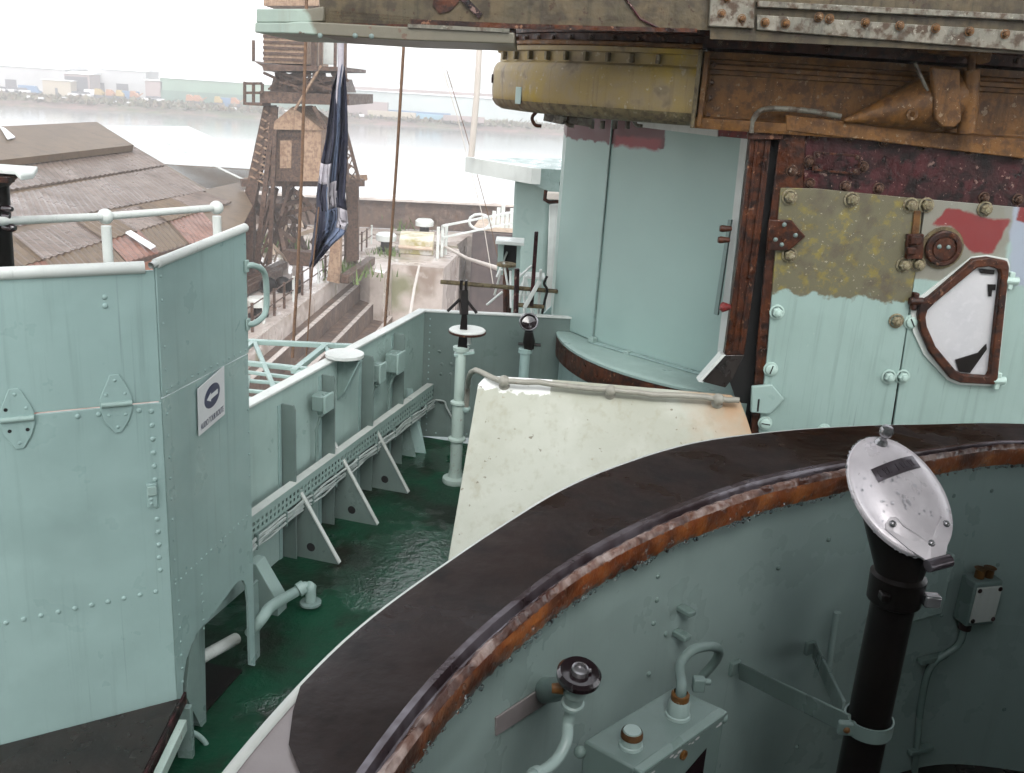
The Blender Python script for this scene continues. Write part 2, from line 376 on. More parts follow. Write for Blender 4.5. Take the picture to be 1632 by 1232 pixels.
# rivets
for i in range(24): inst(RIV, 'rivet', scr, on(s1(.055 + i * .055, .735 - i * .0019), S1.n))
for i in range(4): inst(RIV, 'rivet', scr, on(s1(.075 + i * .065, 1.452), S1.n))
for i in range(5): inst(RIV, 'rivet', scr, on(s1(.41 + i * .068, 1.45), S1.n))
for i in range(13): inst(RIV, 'rivet', scr, on(s1(.035, 1.445 - i * .052), S1.n))
for i in range(15): inst(RIVS, 'rivet', scr, on(s2(.03, 1.92 - i * .083, .005 if i < 6 else .001), S2.n))
for i in range(13): inst(RIVS, 'rivet', scr, on(s2(.06 + i * .045, 1.515, .005), S2.n))
for i in range(16): inst(RIVS, 'rivet', scr, on(s2(.03 + i * .037, .74 + i * .0022), S2.n))
for i in range(11): inst(RIVS, 'rivet', scr, on(s2(L2 - .012, 1.95 - i * .1, .005 if i < 5 else .001), S2.n))
for i in range(7): inst(RIVS, 'rivet', scr, on(s2(.045, .66 - i * .06), S2.n)); inst(RIVS, 'rivet', scr, on(s2(.21, .68 - i * .04), S2.n))
for (u, z) in [(.10, 1.86), (.10, 1.83)]: inst(RIV, 'rivet', scr, on(s1(u + .06, z), S1.n))
# two butterfly hinges on the front leaf
def hinge(cx, cy, holes):
    c = S1.p(cx, cy); u = (c - CORN).dot(-d1); z = c.z
    q = MB(); hw, hh = .052, .105
    q.prism([s1(u + hw, z + .02), s1(u + hw * .75, z + .05), s1(u + .015, z + hh), s1(u - .015, z + hh), s1(u - hw * .8, z + .05), s1(u - hw, z + .02),
             s1(u - hw, z - .02), s1(u - hw * .75, z - .06), s1(u - .012, z - hh), s1(u + .012, z - hh), s1(u + hw * .75, z - .06), s1(u + hw, z - .02)], S1.n * .006)
    h = q.build('hinge', M['paint'], scr, bevel=.0015)
    q = MB(); q.tube([s1(u + .048, z, .009), s1(u - .05, z, .009)], .0095, 10); q.build('hinge_pin', M['paint_soft'], h, smooth=40)
    for (a, b, hole) in [(0, .085, 0), (.03, .035, holes), (-.03, .035, 0), (.025, -.04, holes), (-.028, -.04, holes), (0, -.085, 0)]:
        if hole:
            q = MB(); q.lathe([(.0065, .0005), (1e-4, .0006)], s1(u + a, z + b, .006), S1.n, 10); q.build('screw_hole', M['dark_hole'], h)
        else: inst(RIVS, 'screw', h, on(s1(u + a, z + b, .006), S1.n))
hinge(27, 667, 1); hinge(185, 643, 0)
# small latch
c = S1.p(242, 788); u = (c - CORN).dot(-d1); z = c.z
mb = MB(); mb.box(s1(u, z, .005), .034, .01, .09, (d1, S1.n, UP)); la = mb.build('latch', M['paint'], scr, bevel=.002)
mb = MB(); mb.box(s1(u, z + .018, .012), .03, .008, .035, (d1, S1.n, UP)); mb.build('latch_cover', M['paint_soft'], la, bevel=.002)
for dz in (-.015, -.033): inst(RIVS, 'screw', la, on(s1(u + .004, z + dz, .01), S1.n))
# D handle at the far edge
h0, h1 = s2(L2 - .012, 1.86, .004), s2(L2 - .012, 1.62, .004)
pth = [h0, h0 + d2 * .03 + S2.n * .02, h0 + d2 * .09 + S2.n * .03 - UP * .03, h0 + d2 * .115 + S2.n * .03 - UP * .08, h1 + d2 * .115 + S2.n * .03 + UP * .06, h1 + d2 * .09 + S2.n * .03 + UP * .02, h1 + d2 * .03 + S2.n * .02, h1]
mb = MB(); mb.tube(smoothpath(pth, 4), .0125, 10); ha = mb.build('handle', M['paint_soft'], scr, smooth=50)
for q_ in (h0, h1):
    mb = MB(); mb.box(q_ + S2.n * .006, .03, .008, .05, (d2, S2.n, UP)); mb.build('handle_plate', M['paint_soft'], ha, bevel=.003)

# sign
sg_poly = [S2.p(314, 620, .006), S2.p(356, 583, .006), S2.p(357, 660, .006), S2.p(316, 695, .006)]
def bil(u, v, off=0.0):
    a = sg_poly[0].lerp(sg_poly[1], u); b = sg_poly[3].lerp(sg_poly[2], u); return a.lerp(b, v) + S2.n * off
M['sign_white'] = Mat('sign_white', .35).base((.62, .63, .64)).vary((.54, .55, .56), 12, amt=.6).done()
M['sign_navy'] = Mat('sign_navy', .35).base((.018, .024, .075)).done()
sgn = thing('wall_sign', bil(.5, 1), 'white sign with left arrow in a navy disc above small AUDIO TOUR ROUTE lettering', 'sign')
mb = MB(); mb.prism(sg_poly, S2.n * .004); mb.build('board', M['sign_white'], sgn, bevel=.0008)
mb = MB(); mb.prism([bil(.51 + .295 * math.cos(a), .385 + .235 * math.sin(a), .0042) for a in [2 * math.pi * i / 32 for i in range(32)]], S2.n * .0008)
mb.build('disc', M['sign_navy'], sgn)
ar = [(-.20, 0), (-.055, -.095), (-.055, -.048), (.20, -.048), (.20, .048), (-.055, .048), (-.055, .095)]
mb = MB(); mb.prism([bil(.51 + x * 1.05, .385 + y, .0052) for x, y in ar], S2.n * .0006); mb.build('arrow', M['sign_white'], sgn)
def text_mesh(name, body, mat, o, u, v, width, parent, extr=.0006, height=None, bold=False):
    cu = D.curves.new(name, 'FONT'); cu.body = body; cu.size = 1; cu.extrude = .0; cu.align_x = 'CENTER'; cu.align_y = 'CENTER'
    to = D.objects.new(name, cu); COL.objects.link(to)
    dg = bpy.context.evaluated_depsgraph_get(); me = D.meshes.new_from_object(to.evaluated_get(dg)); D.objects.remove(to); D.curves.remove(cu)
    xs = [q.co.x for q in me.vertices]; ys = [q.co.y for q in me.vertices]; sx = width / (max(xs) - min(xs)); sy = height / (max(ys) - min(ys)) if height else sx
    cx, cy = (max(xs) + min(xs)) / 2, (max(ys) + min(ys)) / 2; o = Vector(o) - wloc(parent)
    for q in me.vertices: q.co = o + Vector(u) * ((q.co.x - cx) * sx) + Vector(v) * ((q.co.y - cy) * sy)
    me.materials.clear(); me.materials.append(mat)
    ob = D.objects.new(name, me); COL.objects.link(ob); ob.parent = parent; WL[ob.name] = wloc(parent)
    if extr:
        sm = ob.modifiers.new('thickness', 'SOLIDIFY'); sm.thickness = extr; sm.offset = 0
    return ob
uu = (bil(.9, .86) - bil(.1, .86)).normalized(); wdt = (bil(.94, .86) - bil(.06, .86)).length
text_mesh('lettering', 'AUDIO TOUR ROUTE', M['sign_navy'], bil(.5, .845, .005), uu, UP, wdt, sgn, .0004, height=.024)

# white handrail behind the screen
hr = thing('handrail', aty(168, 470, 3.95), 'white ball-stanchion handrail standing behind the left screen', 'handrail')
HY = 4.0
pa, pb, pc = aty(20, 352, HY - .45), aty(168, 345, HY), aty(345, 331, HY + .55)
mb = MB(); mb.tube([aty(-60, 354, HY - .7), pa, pb, pc], .0165, 12); mb.build('rail', M['white_paint'], hr, smooth=40)
for p_ in (pb, pc):
    mb = MB(); mb.tube([p_ + UP * -.04, p_ - UP * 2.2 * .75], .021, 12); st = mb.build('stanchion', M['white_paint'], hr, smooth=40)
    mb = MB(); mb.ball(p_, .033, 12); mb.build('ball_joint', M['white_paint'], st, smooth=60)

# dark instrument pedestal at the left edge
PY = 3.55
pd = thing('instrument_pedestal', aty(-2, 440, PY) - UP * .9, 'black instrument pedestal with pale top plate at the left edge', 'pedestal')
mb = MB(); mb.tube([aty(-12, 470, PY) - UP * .9, aty(-12, 285, PY)], .056, 14); mb.build('column', M['black'], pd, smooth=40)
top = aty(-20, 274, PY)
mb = MB(); mb.prism([top + Vector((-.2, -.05, 0)), top + Vector((.13, -.05, 0)), top + Vector((.155, -.06, -.018)), top + Vector((.16, .02, -.018)), top + Vector((.13, .12, 0)), top + Vector((-.2, .12, 0))], (0, 0, .02))
mb.build('top_plate', M['white_paint'], pd, bevel=.004)
mb = MB(); mb.tube([top - UP * .06, top - UP * .002], [.06, .115], 14); mb.build('flange', M['black'], pd, smooth=40)
mb = MB(); mb.box(top + Vector((.09, -.06, -.016)), .06, .05, .022); mb.tube([top + Vector((.035, -.075, -.005)), top + Vector((.075, -.075, -.005))], .016, 10); mb.build('clamp', M['brown'], pd, bevel=.003)
for (x, y, l, r) in [(8, 331, .055, .014), (6, 343, .05, .012), (10, 361, .062, .017)]:
    a = aty(x - 14, y, PY - .02); mb = MB(); mb.tube([a, a + Vector((l, -.01, 0)), a + Vector((l + .012, -.012, 0))], [r * .7, r, r * .6], 10); mb.build('knob', M['blackgloss'], pd, smooth=50)

# black step against the screen, with its green bracket
stp = thing('deck_step', s1(.4, .0), 'low wet black step platform at the foot of the front screen leaf', 'step')
zb = .245
A_, B_, C_ = s1(-.012, zb + .008, .003), atz(226, 1236, zb), atz(120, 1330, zb)
mb = MB(); mb.prism([A_, B_, atz(60, 1500, zb), atz(-260, 1400, zb), s1(1.3, zb - .035, .003)], (0, 0, -.03)); mb.build('top', M['wet_black'], stp, bevel=.004)
mb = MB(); mb.bar(A_.lerp(B_, .0) + Vector((.02, 0, .006)), A_.lerp(B_, 1.3) + Vector((.02, 0, .006)), .012, .05); mb.build('edge_trim', M['brown_dark'], stp, bevel=.003)
mb = MB(); mb.bar(A_.lerp(B_, .3) + Vector((.05, 0, -.02)), A_.lerp(B_, 1.4) + Vector((.05, 0, -.02)), .03, .05); mb.build('bracket', M['paint_rust'], stp, bevel=.003)
mb = MB(); mb.bar(A_ + Vector((.02, -.02, -.02)), A_ + Vector((.02, -.02, -.30)), .06, .03); mb.build('support', M['paint_dark'], stp, bevel=.003)
gr_ = [S2.p(292, 1165, .01), S2.p(312, 1170, .04), S2.p(328, 1185, .07), S2.p(332, 1205, .08), S2.p(318, 1235, .08), S2.p(306, 1262, .05)]
mb = MB(); mb.tube(smoothpath(gr_, 5), .011, 10); tag(mb.build('grab_rail', M['paint_soft'], smooth=50), 'bent pale pipe grab rail low beside the screen corner', 'grab rail')
# low platform added behind the screen so its foot cut-outs stay dark
wp = thing('shade_platform', s2(.2, 0, -.3), 'added low black platform behind the folded screen, darkening its foot cut-outs', 'platform')
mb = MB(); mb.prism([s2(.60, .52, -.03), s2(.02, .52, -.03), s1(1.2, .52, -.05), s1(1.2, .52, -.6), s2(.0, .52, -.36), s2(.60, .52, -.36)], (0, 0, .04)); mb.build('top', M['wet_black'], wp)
mb = MB(); mb.prism([s2(-.2, .0, -.30), s2(.60, .0, -.30), s2(.60, .52, -.30), s2(-.2, .52, -.30)], S2.n * .01); mb.build('skirt', M['black'], wp)  # black sheet added to darken the view through the cut-outs
mb = MB(); mb.prism([s2(-.15, .002, -.03), s2(.56, .002, -.03), s2(.56, .002, -.29), s2(-.15, .002, -.29)], (0, 0, .01)); mb.build('shade_sheet', M['black'], wp)  # black sheet on the deck, shade put in as colour
# short tube seen through the cut-out
a = S2.p(345, 1035, -.32); b = S2.p(300, 1062, -.30)
c0, c1 = S2.p(376, 1018, -.12), S2.p(296, 1062, -.16)
mb = MB(); mb.tube([c0, c1], .028, 12); tag(mb.build('drain_tube', M['white_paint'], smooth=40), 'short white tube glimpsed through the cut-out under the screen', 'tube')

# ================================================================ bulwark
BW = Plane(B0, NX)
bw = thing('bulwark', sh(-2, 0), 'pale green riveted bulwark with white capping and upright frames around the deck', 'bulwark')
def bwp(x, y, off=0.0): return BW.p(x, y, off)
mb = MB(); mb.prism([sh(-3.6, 0, 0), sh(0, 0, 0), sh(0, 0, .99), sh(-3.6, 0, 1.0)], -NX * .01); mb.build('side_plate', M['paint_bulwark'], bw)
END = Plane(B0, (0.09, -1, 0)); du = Vector((1, .09, 0)).normalized()
def en(u, z, off=0.0): return B0 + du * u + UP * z + END.n * off
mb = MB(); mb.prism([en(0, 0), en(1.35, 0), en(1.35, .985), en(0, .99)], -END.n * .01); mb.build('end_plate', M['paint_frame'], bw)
mb = MB(); mb.prism([sh(-3.6, -.055, .992), sh(.03, -.055, .985), sh(.0, .012, .985), sh(-3.6, .012, .992)], (0, 0, .016)); mb.build('capping', M['white_paint'], bw, bevel=.004)
mb = MB(); mb.prism([en(.0, .985, .012), en(1.35, .98, .012), en(1.35, .98, -.04), en(-.03, .985, -.04)], (0, 0, .016)); mb.build('capping', M['white_paint'], bw, bevel=.004)
# upright frames on the side plate: flat bars standing off at right angles
for (x, y, dz) in [(457, 632, .915), (521, 598, .95), (584, 563, .93), (634, 530, .955)]:
    f = bwp(x - 8, y + 60); a_ = (f - B0).dot(AX)
    mb = MB(); mb.prism([sh(a_ - .006, .002, .0), sh(a_ - .006, .002, dz), sh(a_ - .006, .075, dz - .0), sh(a_ - .006, .085, dz - .03), sh(a_ - .006, .085, .0)], AX * .012)
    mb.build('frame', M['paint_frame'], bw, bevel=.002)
    mb = MB(); mb.box(sh(a_ - .03, .004, dz / 2), .03, .006, dz, (AX, NX, UP)); mb.build('angle_bar', M['paint'], bw)
    for i in range(12): inst(RIVS, 'rivet', bw, on(sh(a_ - .032, .008, .05 + i * (dz - .08) / 11), NX))
# gusset feet
for k, (x, y) in enumerate([(540, 900), (601, 838), (650, 787)]):
    t_ = atz(x, y, 0); a_ = (t_ - B0).dot(AX); n_ = (t_ - B0).dot(NX)
    o_ = [sh(a_, .002, .0), sh(a_, n_, .0), sh(a_, n_, .018), sh(a_, .03, .50), sh(a_, .002, .50)]
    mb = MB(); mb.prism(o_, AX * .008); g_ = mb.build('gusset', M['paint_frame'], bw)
    mb = MB(); mb.bar(sh(a_ + .004, n_ + .004, .012), sh(a_ + .004, .03, .505), .024, .008, NX); mb.build('gusset_flange', M['white_paint'], g_)
    mb = MB(); mb.lathe([(1e-4, .0005), (.026, .0005)], sh(a_ - .001, n_ * .48, .075), -AX, 18); mb.build('lightening_hole', M['dark_hole'], g_)
# the last gusset with a bent flange near the corner
a_ = -.42
mb = MB(); mb.prism([sh(a_, .002, 0), sh(a_, .13, 0), sh(a_, .02, .47), sh(a_, .002, .47)], AX * .008); mb.build('gusset', M['paint_dark'], bw)
mb = MB(); mb.prism([sh(a_ + .1, .17, .0), sh(a_ + .12, .04, .48), sh(a_ + .10, .002, .48), sh(a_ + .08, .002, .0)], AX * .01); mb.build('gusset', M['paint'], bw)
# rivets of the end plate and the corner
for i in range(18): inst(RIVS, 'rivet', bw, on(en(.045, .05 + i * .052), END.n))
for (x, y) in [(704, 580), (719, 580), (703, 596), (718, 596), (703, 640), (718, 655), (700, 560)]:
    inst(RIVB, 'rivet', bw, on(END.p(x, y), END.n))
for i in range(8): inst(RIVS, 'rivet', bw, on(en(.12 + i * .12, .03), END.n))

# perforated cable tray with its cables
T0, T1 = sh(-2.75, .12, .40), sh(-.02, .06, .44)
ta_, tb_ = BW.p(385, 868, .10), BW.p(690, 634, .10)
tx = (tb_ - ta_).normalized(); 
tray = thing('cable_tray', ta_.lerp(tb_, .5), 'perforated pale green cable tray running along the bulwark', 'cable tray')
H = .108; Lt = (tb_ - ta_).length
tn = NX; tu = tn.cross(tx).normalized(); tu = tu if tu.z > 0 else -tu
mb = MB(); nh = 64
def trp(l, h, off=0): return ta_ + tx * l + tu * h + tn * off

# plate with real slots: horizontal strips plus the webs between the slots
for a, b in ((0, .016), (.036, .050), (.070, H)): mb.prism([trp(0, a), trp(Lt, a), trp(Lt, b), trp(0, b)], -tn * .003)
st_ = Lt / nh
for r_ in ((.016, .036), (.050, .070)):
    for i in range(nh): mb.prism([trp(i * st_, r_[0]), trp(i * st_ + st_ * .52, r_[0]), trp(i * st_ + st_ * .52, r_[1]), trp(i * st_, r_[1])], -tn * .003)
mb.build('slotted_plate', M['paint_soft'], tray)
mb = MB(); mb.prism([trp(0, H, 0), trp(Lt, H, 0), trp(Lt, H, -.05), trp(0, H, -.05)], tu * .003); mb.prism([trp(0, H + .0035, -.05), trp(Lt, H + .0035, -.05), trp(Lt, H - .02, -.05), trp(0, H - .02, -.05)], tn * .003)
mb.build('lip', M['white_paint'], tray)
mb = MB(); mb.prism([trp(0, -.004, 0), trp(Lt, -.004, 0), trp(Lt, -.004, -.06), trp(0, -.004, -.06)], tu * .003); mb.build('lower_lip', M['paint_dark'], tray)
for k in range(5):
    rr = random.Random(k); pts = [trp(l * Lt / 22, -.012 - k * .013 + rr.uniform(-.008, .008) - (.02 if l == 0 else 0), .008 + rr.uniform(0, .012)) for l in range(23)]
    mb = MB(); mb.tube(smoothpath(pts, 3), .0065, 6); mb.build('cable', M['cable'], tray, smooth=60)
for l in range(9):
    mb = MB(); c = trp((l + .4) * Lt / 9, -.035, .012); mb.box(c, .012, .02, .085, (tx, tn, tu)); mb.build('cable_clip', M['paint_dark'], tray)
# loose cable loop to the end plate
lp = [trp(Lt * .93, -.03, .02), END.p(672, 648, .05), END.p(690, 638, .04), END.p(708, 640, .02), END.p(712, 650, .02), END.p(724, 672, .02)]
mb = MB(); mb.tube(smoothpath(lp, 5), .007, 8); tag(mb.build('loose_cable', M['cable'], smooth=50), 'loose pale cable looping from the tray to the end of the bulwark', 'cable')

# switch boxes on the bulwark
def switch_box(x, y, w_, h_, d_, label, cond_to):
    c = bwp(x, y, d_ / 2 + .03); t = thing('switch_box', c - UP * h_ / 2, label, 'switch box', 'switch boxes on the bulwark')
    q = MB(); q.box(c, w_, d_, h_, (AX, NX, UP)); q.build('housing', M['paint_dark'], t, bevel=.008)
    q = MB(); q.box(c + NX * (d_ / 2 + .008), w_ * 1.12, .014, h_ * 1.1, (AX, NX, UP)); q.build('cover', M['paint_soft'], t, bevel=.004)
    for s_ in (-1, 1):
        for r_ in (-1, 1): inst(RIVS, 'screw', t, on(c + NX * (d_ / 2 + .015) + AX * s_ * w_ * .45 + UP * r_ * h_ * .42, NX))
    q = MB(); q.tube([c - UP * h_ * .5, c - UP * (h_ * .5 + .03), c - UP * (h_ * .5 + .04)], [.022, .022, .012], 10); q.build('gland', M['paint_soft'], t, smooth=40)
    q = MB(); b_ = c - UP * (h_ * .5 + .03); q.tube([b_, b_ - UP * .1 - NX * .03, Vector((b_.x, b_.y, cond_to)) - NX * .03], .010, 8); q.build('conduit', M['paint_dark'], t, smooth=50)
    return t
switch_box(512, 640, .10, .095, .075, 'nearest small green switch box on the bulwark, under the disc bracket', .30)
switch_box(601, 593, .09, .12, .06, 'narrow green switch box beside the larger one on the bulwark', .25)
switch_box(628, 576, .12, .13, .085, 'largest green switch box on the bulwark, nearest the corner', .12)
# half-round shelf on a triangular bracket
pc_ = bwp(537, 578, .0); pc_.z = 1.01
shf = thing('disc_shelf', pc_ - UP * .25, 'white half-round shelf on a triangular bracket atop the bulwark', 'shelf')
mb = MB(); mb.lathe([(1e-4, .014), (.115, .014), (.115, -.004), (1e-4, -.004)], pc_ + NX * .05 + UP * .012, n=28); mb.build('shelf_top', M['white_paint'], shf, smooth=30)
mb = MB(); mb.prism([pc_ - UP * .01 + NX * .003, pc_ + NX * .155 - UP * .01, pc_ + NX * .06 - UP * .21, pc_ + NX * .003 - UP * .28], AX * .008); mb.build('bracket', M['paint_dark'], shf)
mb = MB(); mb.bar(pc_ + NX * .155 - UP * .01, pc_ + NX * .06 - UP * .21, .05, .006, NX); mb.build('bracket_flange', M['paint'], shf)

# ================================================================ deck fittings
# wedge locker under the screen's end
wl0 = atz(404, 945, 0); wl1 = atz(446, 945, 0)
a_ = (atz(430, 950, 0.0) - B0).dot(AX)
q = [sh(a_ - .16, .12, .0), sh(a_ - .16, .29, .0), sh(a_ - .16, .29, .08), sh(a_ - .16, .17, .27), sh(a_ - .16, .12, .27)]
mb = MB(); mb.prism(q, AX * .09); o = mb.build('wedge_box', M['paint_soft'], bevel=.004); tag(o, 'small pale green wedge-topped box beside the tray at deck level', 'box')
# bent drain pipe
e0 = atz(495, 962, .02)
pp = [aty(398, 1010, 3.78), atz(418, 985, .22), atz(433, 966, .21), aty(470, 944, e0.y - .03), aty(485, 935, e0.y), aty(495, 940, e0.y + .005), e0 + UP * .10, e0]
dp = thing('drain_pipe', e0, 'pale green bent pipe with elbow standing on the wet deck', 'pipe')
mb = MB(); mb.tube(smoothpath(pp, 5), .027, 14); mb.build('pipe', M['paint_soft'], dp, smooth=50)
k = pp[4]; dk = (pp[4] - pp[3]).normalized(); mb = MB(); mb.tube([k - dk * .035, k + dk * .0], .036, 14); mb.build('collar', M['paint_soft'], dp, smooth=40)
mb = MB(); mb.lathe([(.055, 0), (.055, .012), (.03, .014)], e0, n=18); mb.build('flange', M['paint_dark'], dp, smooth=30)

# pelorus stand with white disc and black sight
pb_ = atz(725, 768, 0)
pel = thing('pelorus_stand', pb_, 'pedestal with white disc and black forked sight standing on the deck', 'pelorus')
def pv(x, y): return aty(x, y, pb_.y)
ztop = pv(737, 560).z
def pz(z): return Vector((pb_.x, pb_.y, z))
mb = MB(); mb.lathe([(.085, 0), (.09, .015), (.085, .035), (.05, .045), (.045, .09)], pb_, n=20); mb.build('base_flange', M['paint_rust'], pel, smooth=40)
mb = MB(); mb.lathe([(.042, .05), (.042, .30), (.06, .31), (.06, .325), (.042, .335), (.042, .56), (.055, .57), (.055, .585), (.034, .595), (.034, ztop), (.05, ztop + .005), (.055, ztop + .03), (.02, ztop + .04)], pb_, n=16); mb.build('column', M['paint_rust'], pel, smooth=35)
dc = pv(745, 527); dc.z
mb = MB(); mb.lathe([(.03, -.09), (.02, -.03), (.10, -.012), (.118, -.010), (.12, .006), (.112, .012), (1e-4, .012)], dc, n=28); mb.build('disc', M['white_paint'], pel, smooth=30)
mb = MB(); mb.lathe([(.121, -.016), (.124, -.010), (.124, -.002), (.1205, .0)], dc, n=28); mb.build('disc_rim', M['brown'], pel, smooth=30)
mb = MB(); b0_, b1_, b2_ = pv(738, 555), pv(740, 500), pv(739, 455); b0_.y -= .03; b1_.y -= .03
mb.prism([b0_ + Vector((-.036, 0, 0)), b0_ + Vector((.03, 0, 0)), b1_ + Vector((.02, 0, 0)), b1_ + Vector((-.016, 0, 0))], (0, .03, 0)); mb.bar(b1_, b2_ - UP * .03, .05, .04); mb.build('sight_post', M['black'], pel, bevel=.004)
for s_ in (-1, 1):
    mb = MB(); mb.bar(b2_ + Vector((s_ * .016, 0, -.05)), b2_ + Vector((s_ * .016, 0, .035)), .018, .03); mb.build('fork', M['black'], pel, bevel=.003)
    mb = MB(); mb.tube([b2_ + Vector((s_ * .02, -.01, -.09)), b2_ + Vector((s_ * .095, -.03, -.17))], .010, 8); mb.build('clamp_arm', M['black'], pel, smooth=40)
mb = MB(); mb.bar(pv(724, 565), pv(756, 560), .06, .02); mb.build('bracket', M['paint_soft'], pel, bevel=.003)

# repeater cup on a pole
R_Y = 6.55; rc = aty(843, 513, R_Y)
rp = thing('bearing_repeater', Vector((rc.x, R_Y, 0)), 'black round-faced repeater on a pale green pole near the end of the bulwark', 'repeater')
mb = MB(); mb.tube([Vector((rc.x - .012, R_Y, 0)), Vector((rc.x - .012, R_Y, aty(843, 556, R_Y).z))], .036, 14); mb.lathe([(.05, -.03), (.05, .0), (.03, .004)], Vector((rc.x - .012, R_Y, aty(843, 556, R_Y).z)), n=14); mb.build('pole', M['paint'], rp, smooth=40)
fa = Vector((-.05, -.82, .5)).normalized()
mb = MB(); mb.lathe([(.05, -.09), (.062, -.03), (.066, .0), (.057, .0), (.05, -.02), (1e-4, -.028)], rc, fa, 24); mb.build('bowl', M['blackgloss'], rp, smooth=40)
mb = MB(); mb.lathe([(.066, -.005), (.070, .0), (.066, .006), (.058, .002)], rc, fa, 24); mb.build('bezel', M['steel'], rp, smooth=50)
mb = MB(); q0 = aty(843, 556, R_Y); mb.tube([q0, aty(843, 545, R_Y), aty(843, 528, R_Y)], [.036, .045, .03], 12); mb.tube([aty(826, 548, R_Y), aty(862, 550, R_Y)], .012, 8); mb.build('yoke', M['black'], rp, smooth=40)

# long horizontal pipe guard with uprights
PYY = 7.05
gp = thing('pipe_guard', aty(827, 560, PYY), 'weathered scaffold pipe guard crossing above the end of the bulwark', 'pipe guard')
mb = MB(); mb.tube([aty(702, 449, PYY), aty(895, 465, PYY + .05)], .017, 12); mb.build('pipe', M['rope_pale'] if False else M['olive_edge'], gp, smooth=40)
mb = MB(); mb.tube([aty(824, 428, PYY), aty(822, 500, PYY)], .021, 10); mb.build('upright', M['brown_dark'], gp, smooth=40)
mb = MB(); mb.bar(aty(855, 369, PYY), aty(847, 488, PYY), .036, .03); mb.build('upright', M['brown_dark'], gp, bevel=.004)
mb = MB(); mb.tube([aty(826, 486, PYY), aty(867, 489, PYY)], .017, 10); mb.build('short_pipe', M['olive_edge'], gp, smooth=40)
mb = MB(); mb.bar(aty(860, 448, PYY - .04), aty(836, 490, PYY - .04), .03, .03); mb.build('brace', M['white_paint'], gp, bevel=.003)
mb = MB(); mb.bar(aty(862, 430, PYY + .1), aty(858, 500, PYY + .1), .06, .02); mb.build('plate', M['white_paint'], gp, bevel=.003)
mb = MB(); mb.tube(smoothpath([aty(872, 440, PYY), aty(867, 452, PYY), aty(872, 462, PYY), aty(868, 480, PYY), aty(864, 500, PYY)], 4), .010, 8); mb.build('shackle', M['black'], gp, smooth=40)

# sloping cream casing with handrail
K0, K1 = atz(765, 600, .94), atz(1192, 640, .94); Kb = atz(714, 893, .15)
kn = (K1 - K0).cross(Kb - K0).normalized(); kn = kn if kn.z > 0 else -kn
KP = Plane(K0, kn)
cs = thing('sloping_casing', (K0 + Kb) / 2 - UP * .4, 'large sloping cream casing with flaking white top edge in front of the tower', 'casing')
edge = [(762, 612), (775, 598), (900, 606), (1040, 618), (1165, 629), (1180, 640), (1190, 665), (1198, 690), (1203, 715), (1207, 760), (1209, 800)]
outl = [KP.p(x, y) for x, y in edge]
kd = (K1 - K0).normalized(); br = outl[-1] ; sd_ = (Kb - K0).normalized()
outl += [br + sd_ * .7, Kb + sd_ * .18, Kb]
mb = MB(); mb.prism(outl, -kn * .02); mb.build('sloping_plate', M['canvas'], cs, bevel=.004)
mb = MB(); mb.prism([K0 - kn * .03 + kd * .02, K0 - kn * .03 + kd * .02 - UP * .9, Kb - UP * .15, Kb + kd * .02 - kn * .03], kd * .02); mb.build('side_plate', M['paint'], cs)
mb = MB(); mb.prism([K0 - kn * .03 + Vector((.02, .0, -.01)), K1 - kn * .03, K1 - kn * .03 - UP * .9, K0 - kn * .03 - UP * .9], (0, .01, 0)); mb.build('back_plate', M['paint_dark'], cs)
def kp(x, y, o=0.0): return KP.p(x, y, o)
rl = [atz(743, 655, .62), aty(745, 620, 5.90), aty(748, 600, 5.70), aty(758, 591, 5.50)] + [kp(x, y + 16, .055) for x, y in [(800, 590), (880, 596), (972, 606), (1060, 613), (1140, 619), (1178, 623)]]
rl[0] = aty(743, 652, 5.97)
hr2 = thing('casing_rail', kp(972, 620), 'pale pipe handrail on ball stanchions along the top of the cream casing', 'handrail')
mb = MB(); mb.tube([q_ + UP * (.004 * math.sin(i_ * 1.1) + .003 * math.sin(i_ * 2.7)) for i_, q_ in enumerate(smoothpath(rl, 4))], .0175, 10); mb.build('rail', M['rail_dirty'], hr2, smooth=50)
for (x, y) in [(803, 591), (973, 606), (1145, 620)]:
    c = kp(x, y + 16, .055); b = c - kn * .055
    mb = MB(); mb.lathe([(.034, 0), (.03, .008), (.018, .018), (.017, .035)], b, kn, 14); st = mb.build('stanchion', M['rail_dirty'], hr2, smooth=50)
    mb = MB(); mb.ball(c, .034, 10); mb.build('ball_joint', M['rail_dirty'], st, smooth=60)
mb = MB(); mb.ball(rl[0], .03, 10); mb.build('end_joint', M['paint_soft'], hr2, smooth=60)
# ================================================================ round pedestal and green tower
RC = Vector((1.75, 6.95, 0))
bs = thing('round_pedestal', RC, 'round deck pedestal with brown rubbing band under the green tower', 'pedestal')
mb = MB(); mb.lathe([(1.405, 0), (1.405, .72), (1.425, .72)], RC, n=72); mb.build('drum', M['paint'], bs, smooth=30)
mb = MB(); mb.lathe([(1.425, .70), (1.440, .71), (1.440, .85), (1.425, .86)], RC, n=72); mb.build('rubbing_band', M['brown'], bs, smooth=30)
mb = MB(); mb.lathe([(1.425, .855), (1.443, .858), (1.445, .875), (1.430, .882), (1.375, .88), (.3, .88)], RC, n=72); mb.build('top_plate', M['paint_soft'], bs, smooth=30)
tw = thing('green_tower', RC + UP * .88, 'smooth pale green tower with red primer at its top left, under the ochre ring', 'tower')
TA, TB = Vector((1.40, 5.86, 0)), Vector((.569, 6.661, 0))
tdir = (TB - TA).normalized(); tnrm = Vector((tdir.y, -tdir.x, 0)); tnrm = tnrm if tnrm.y < 0 else -tnrm
TP = Plane(TB, tnrm)
zt0, zt1 = .885, 2.47
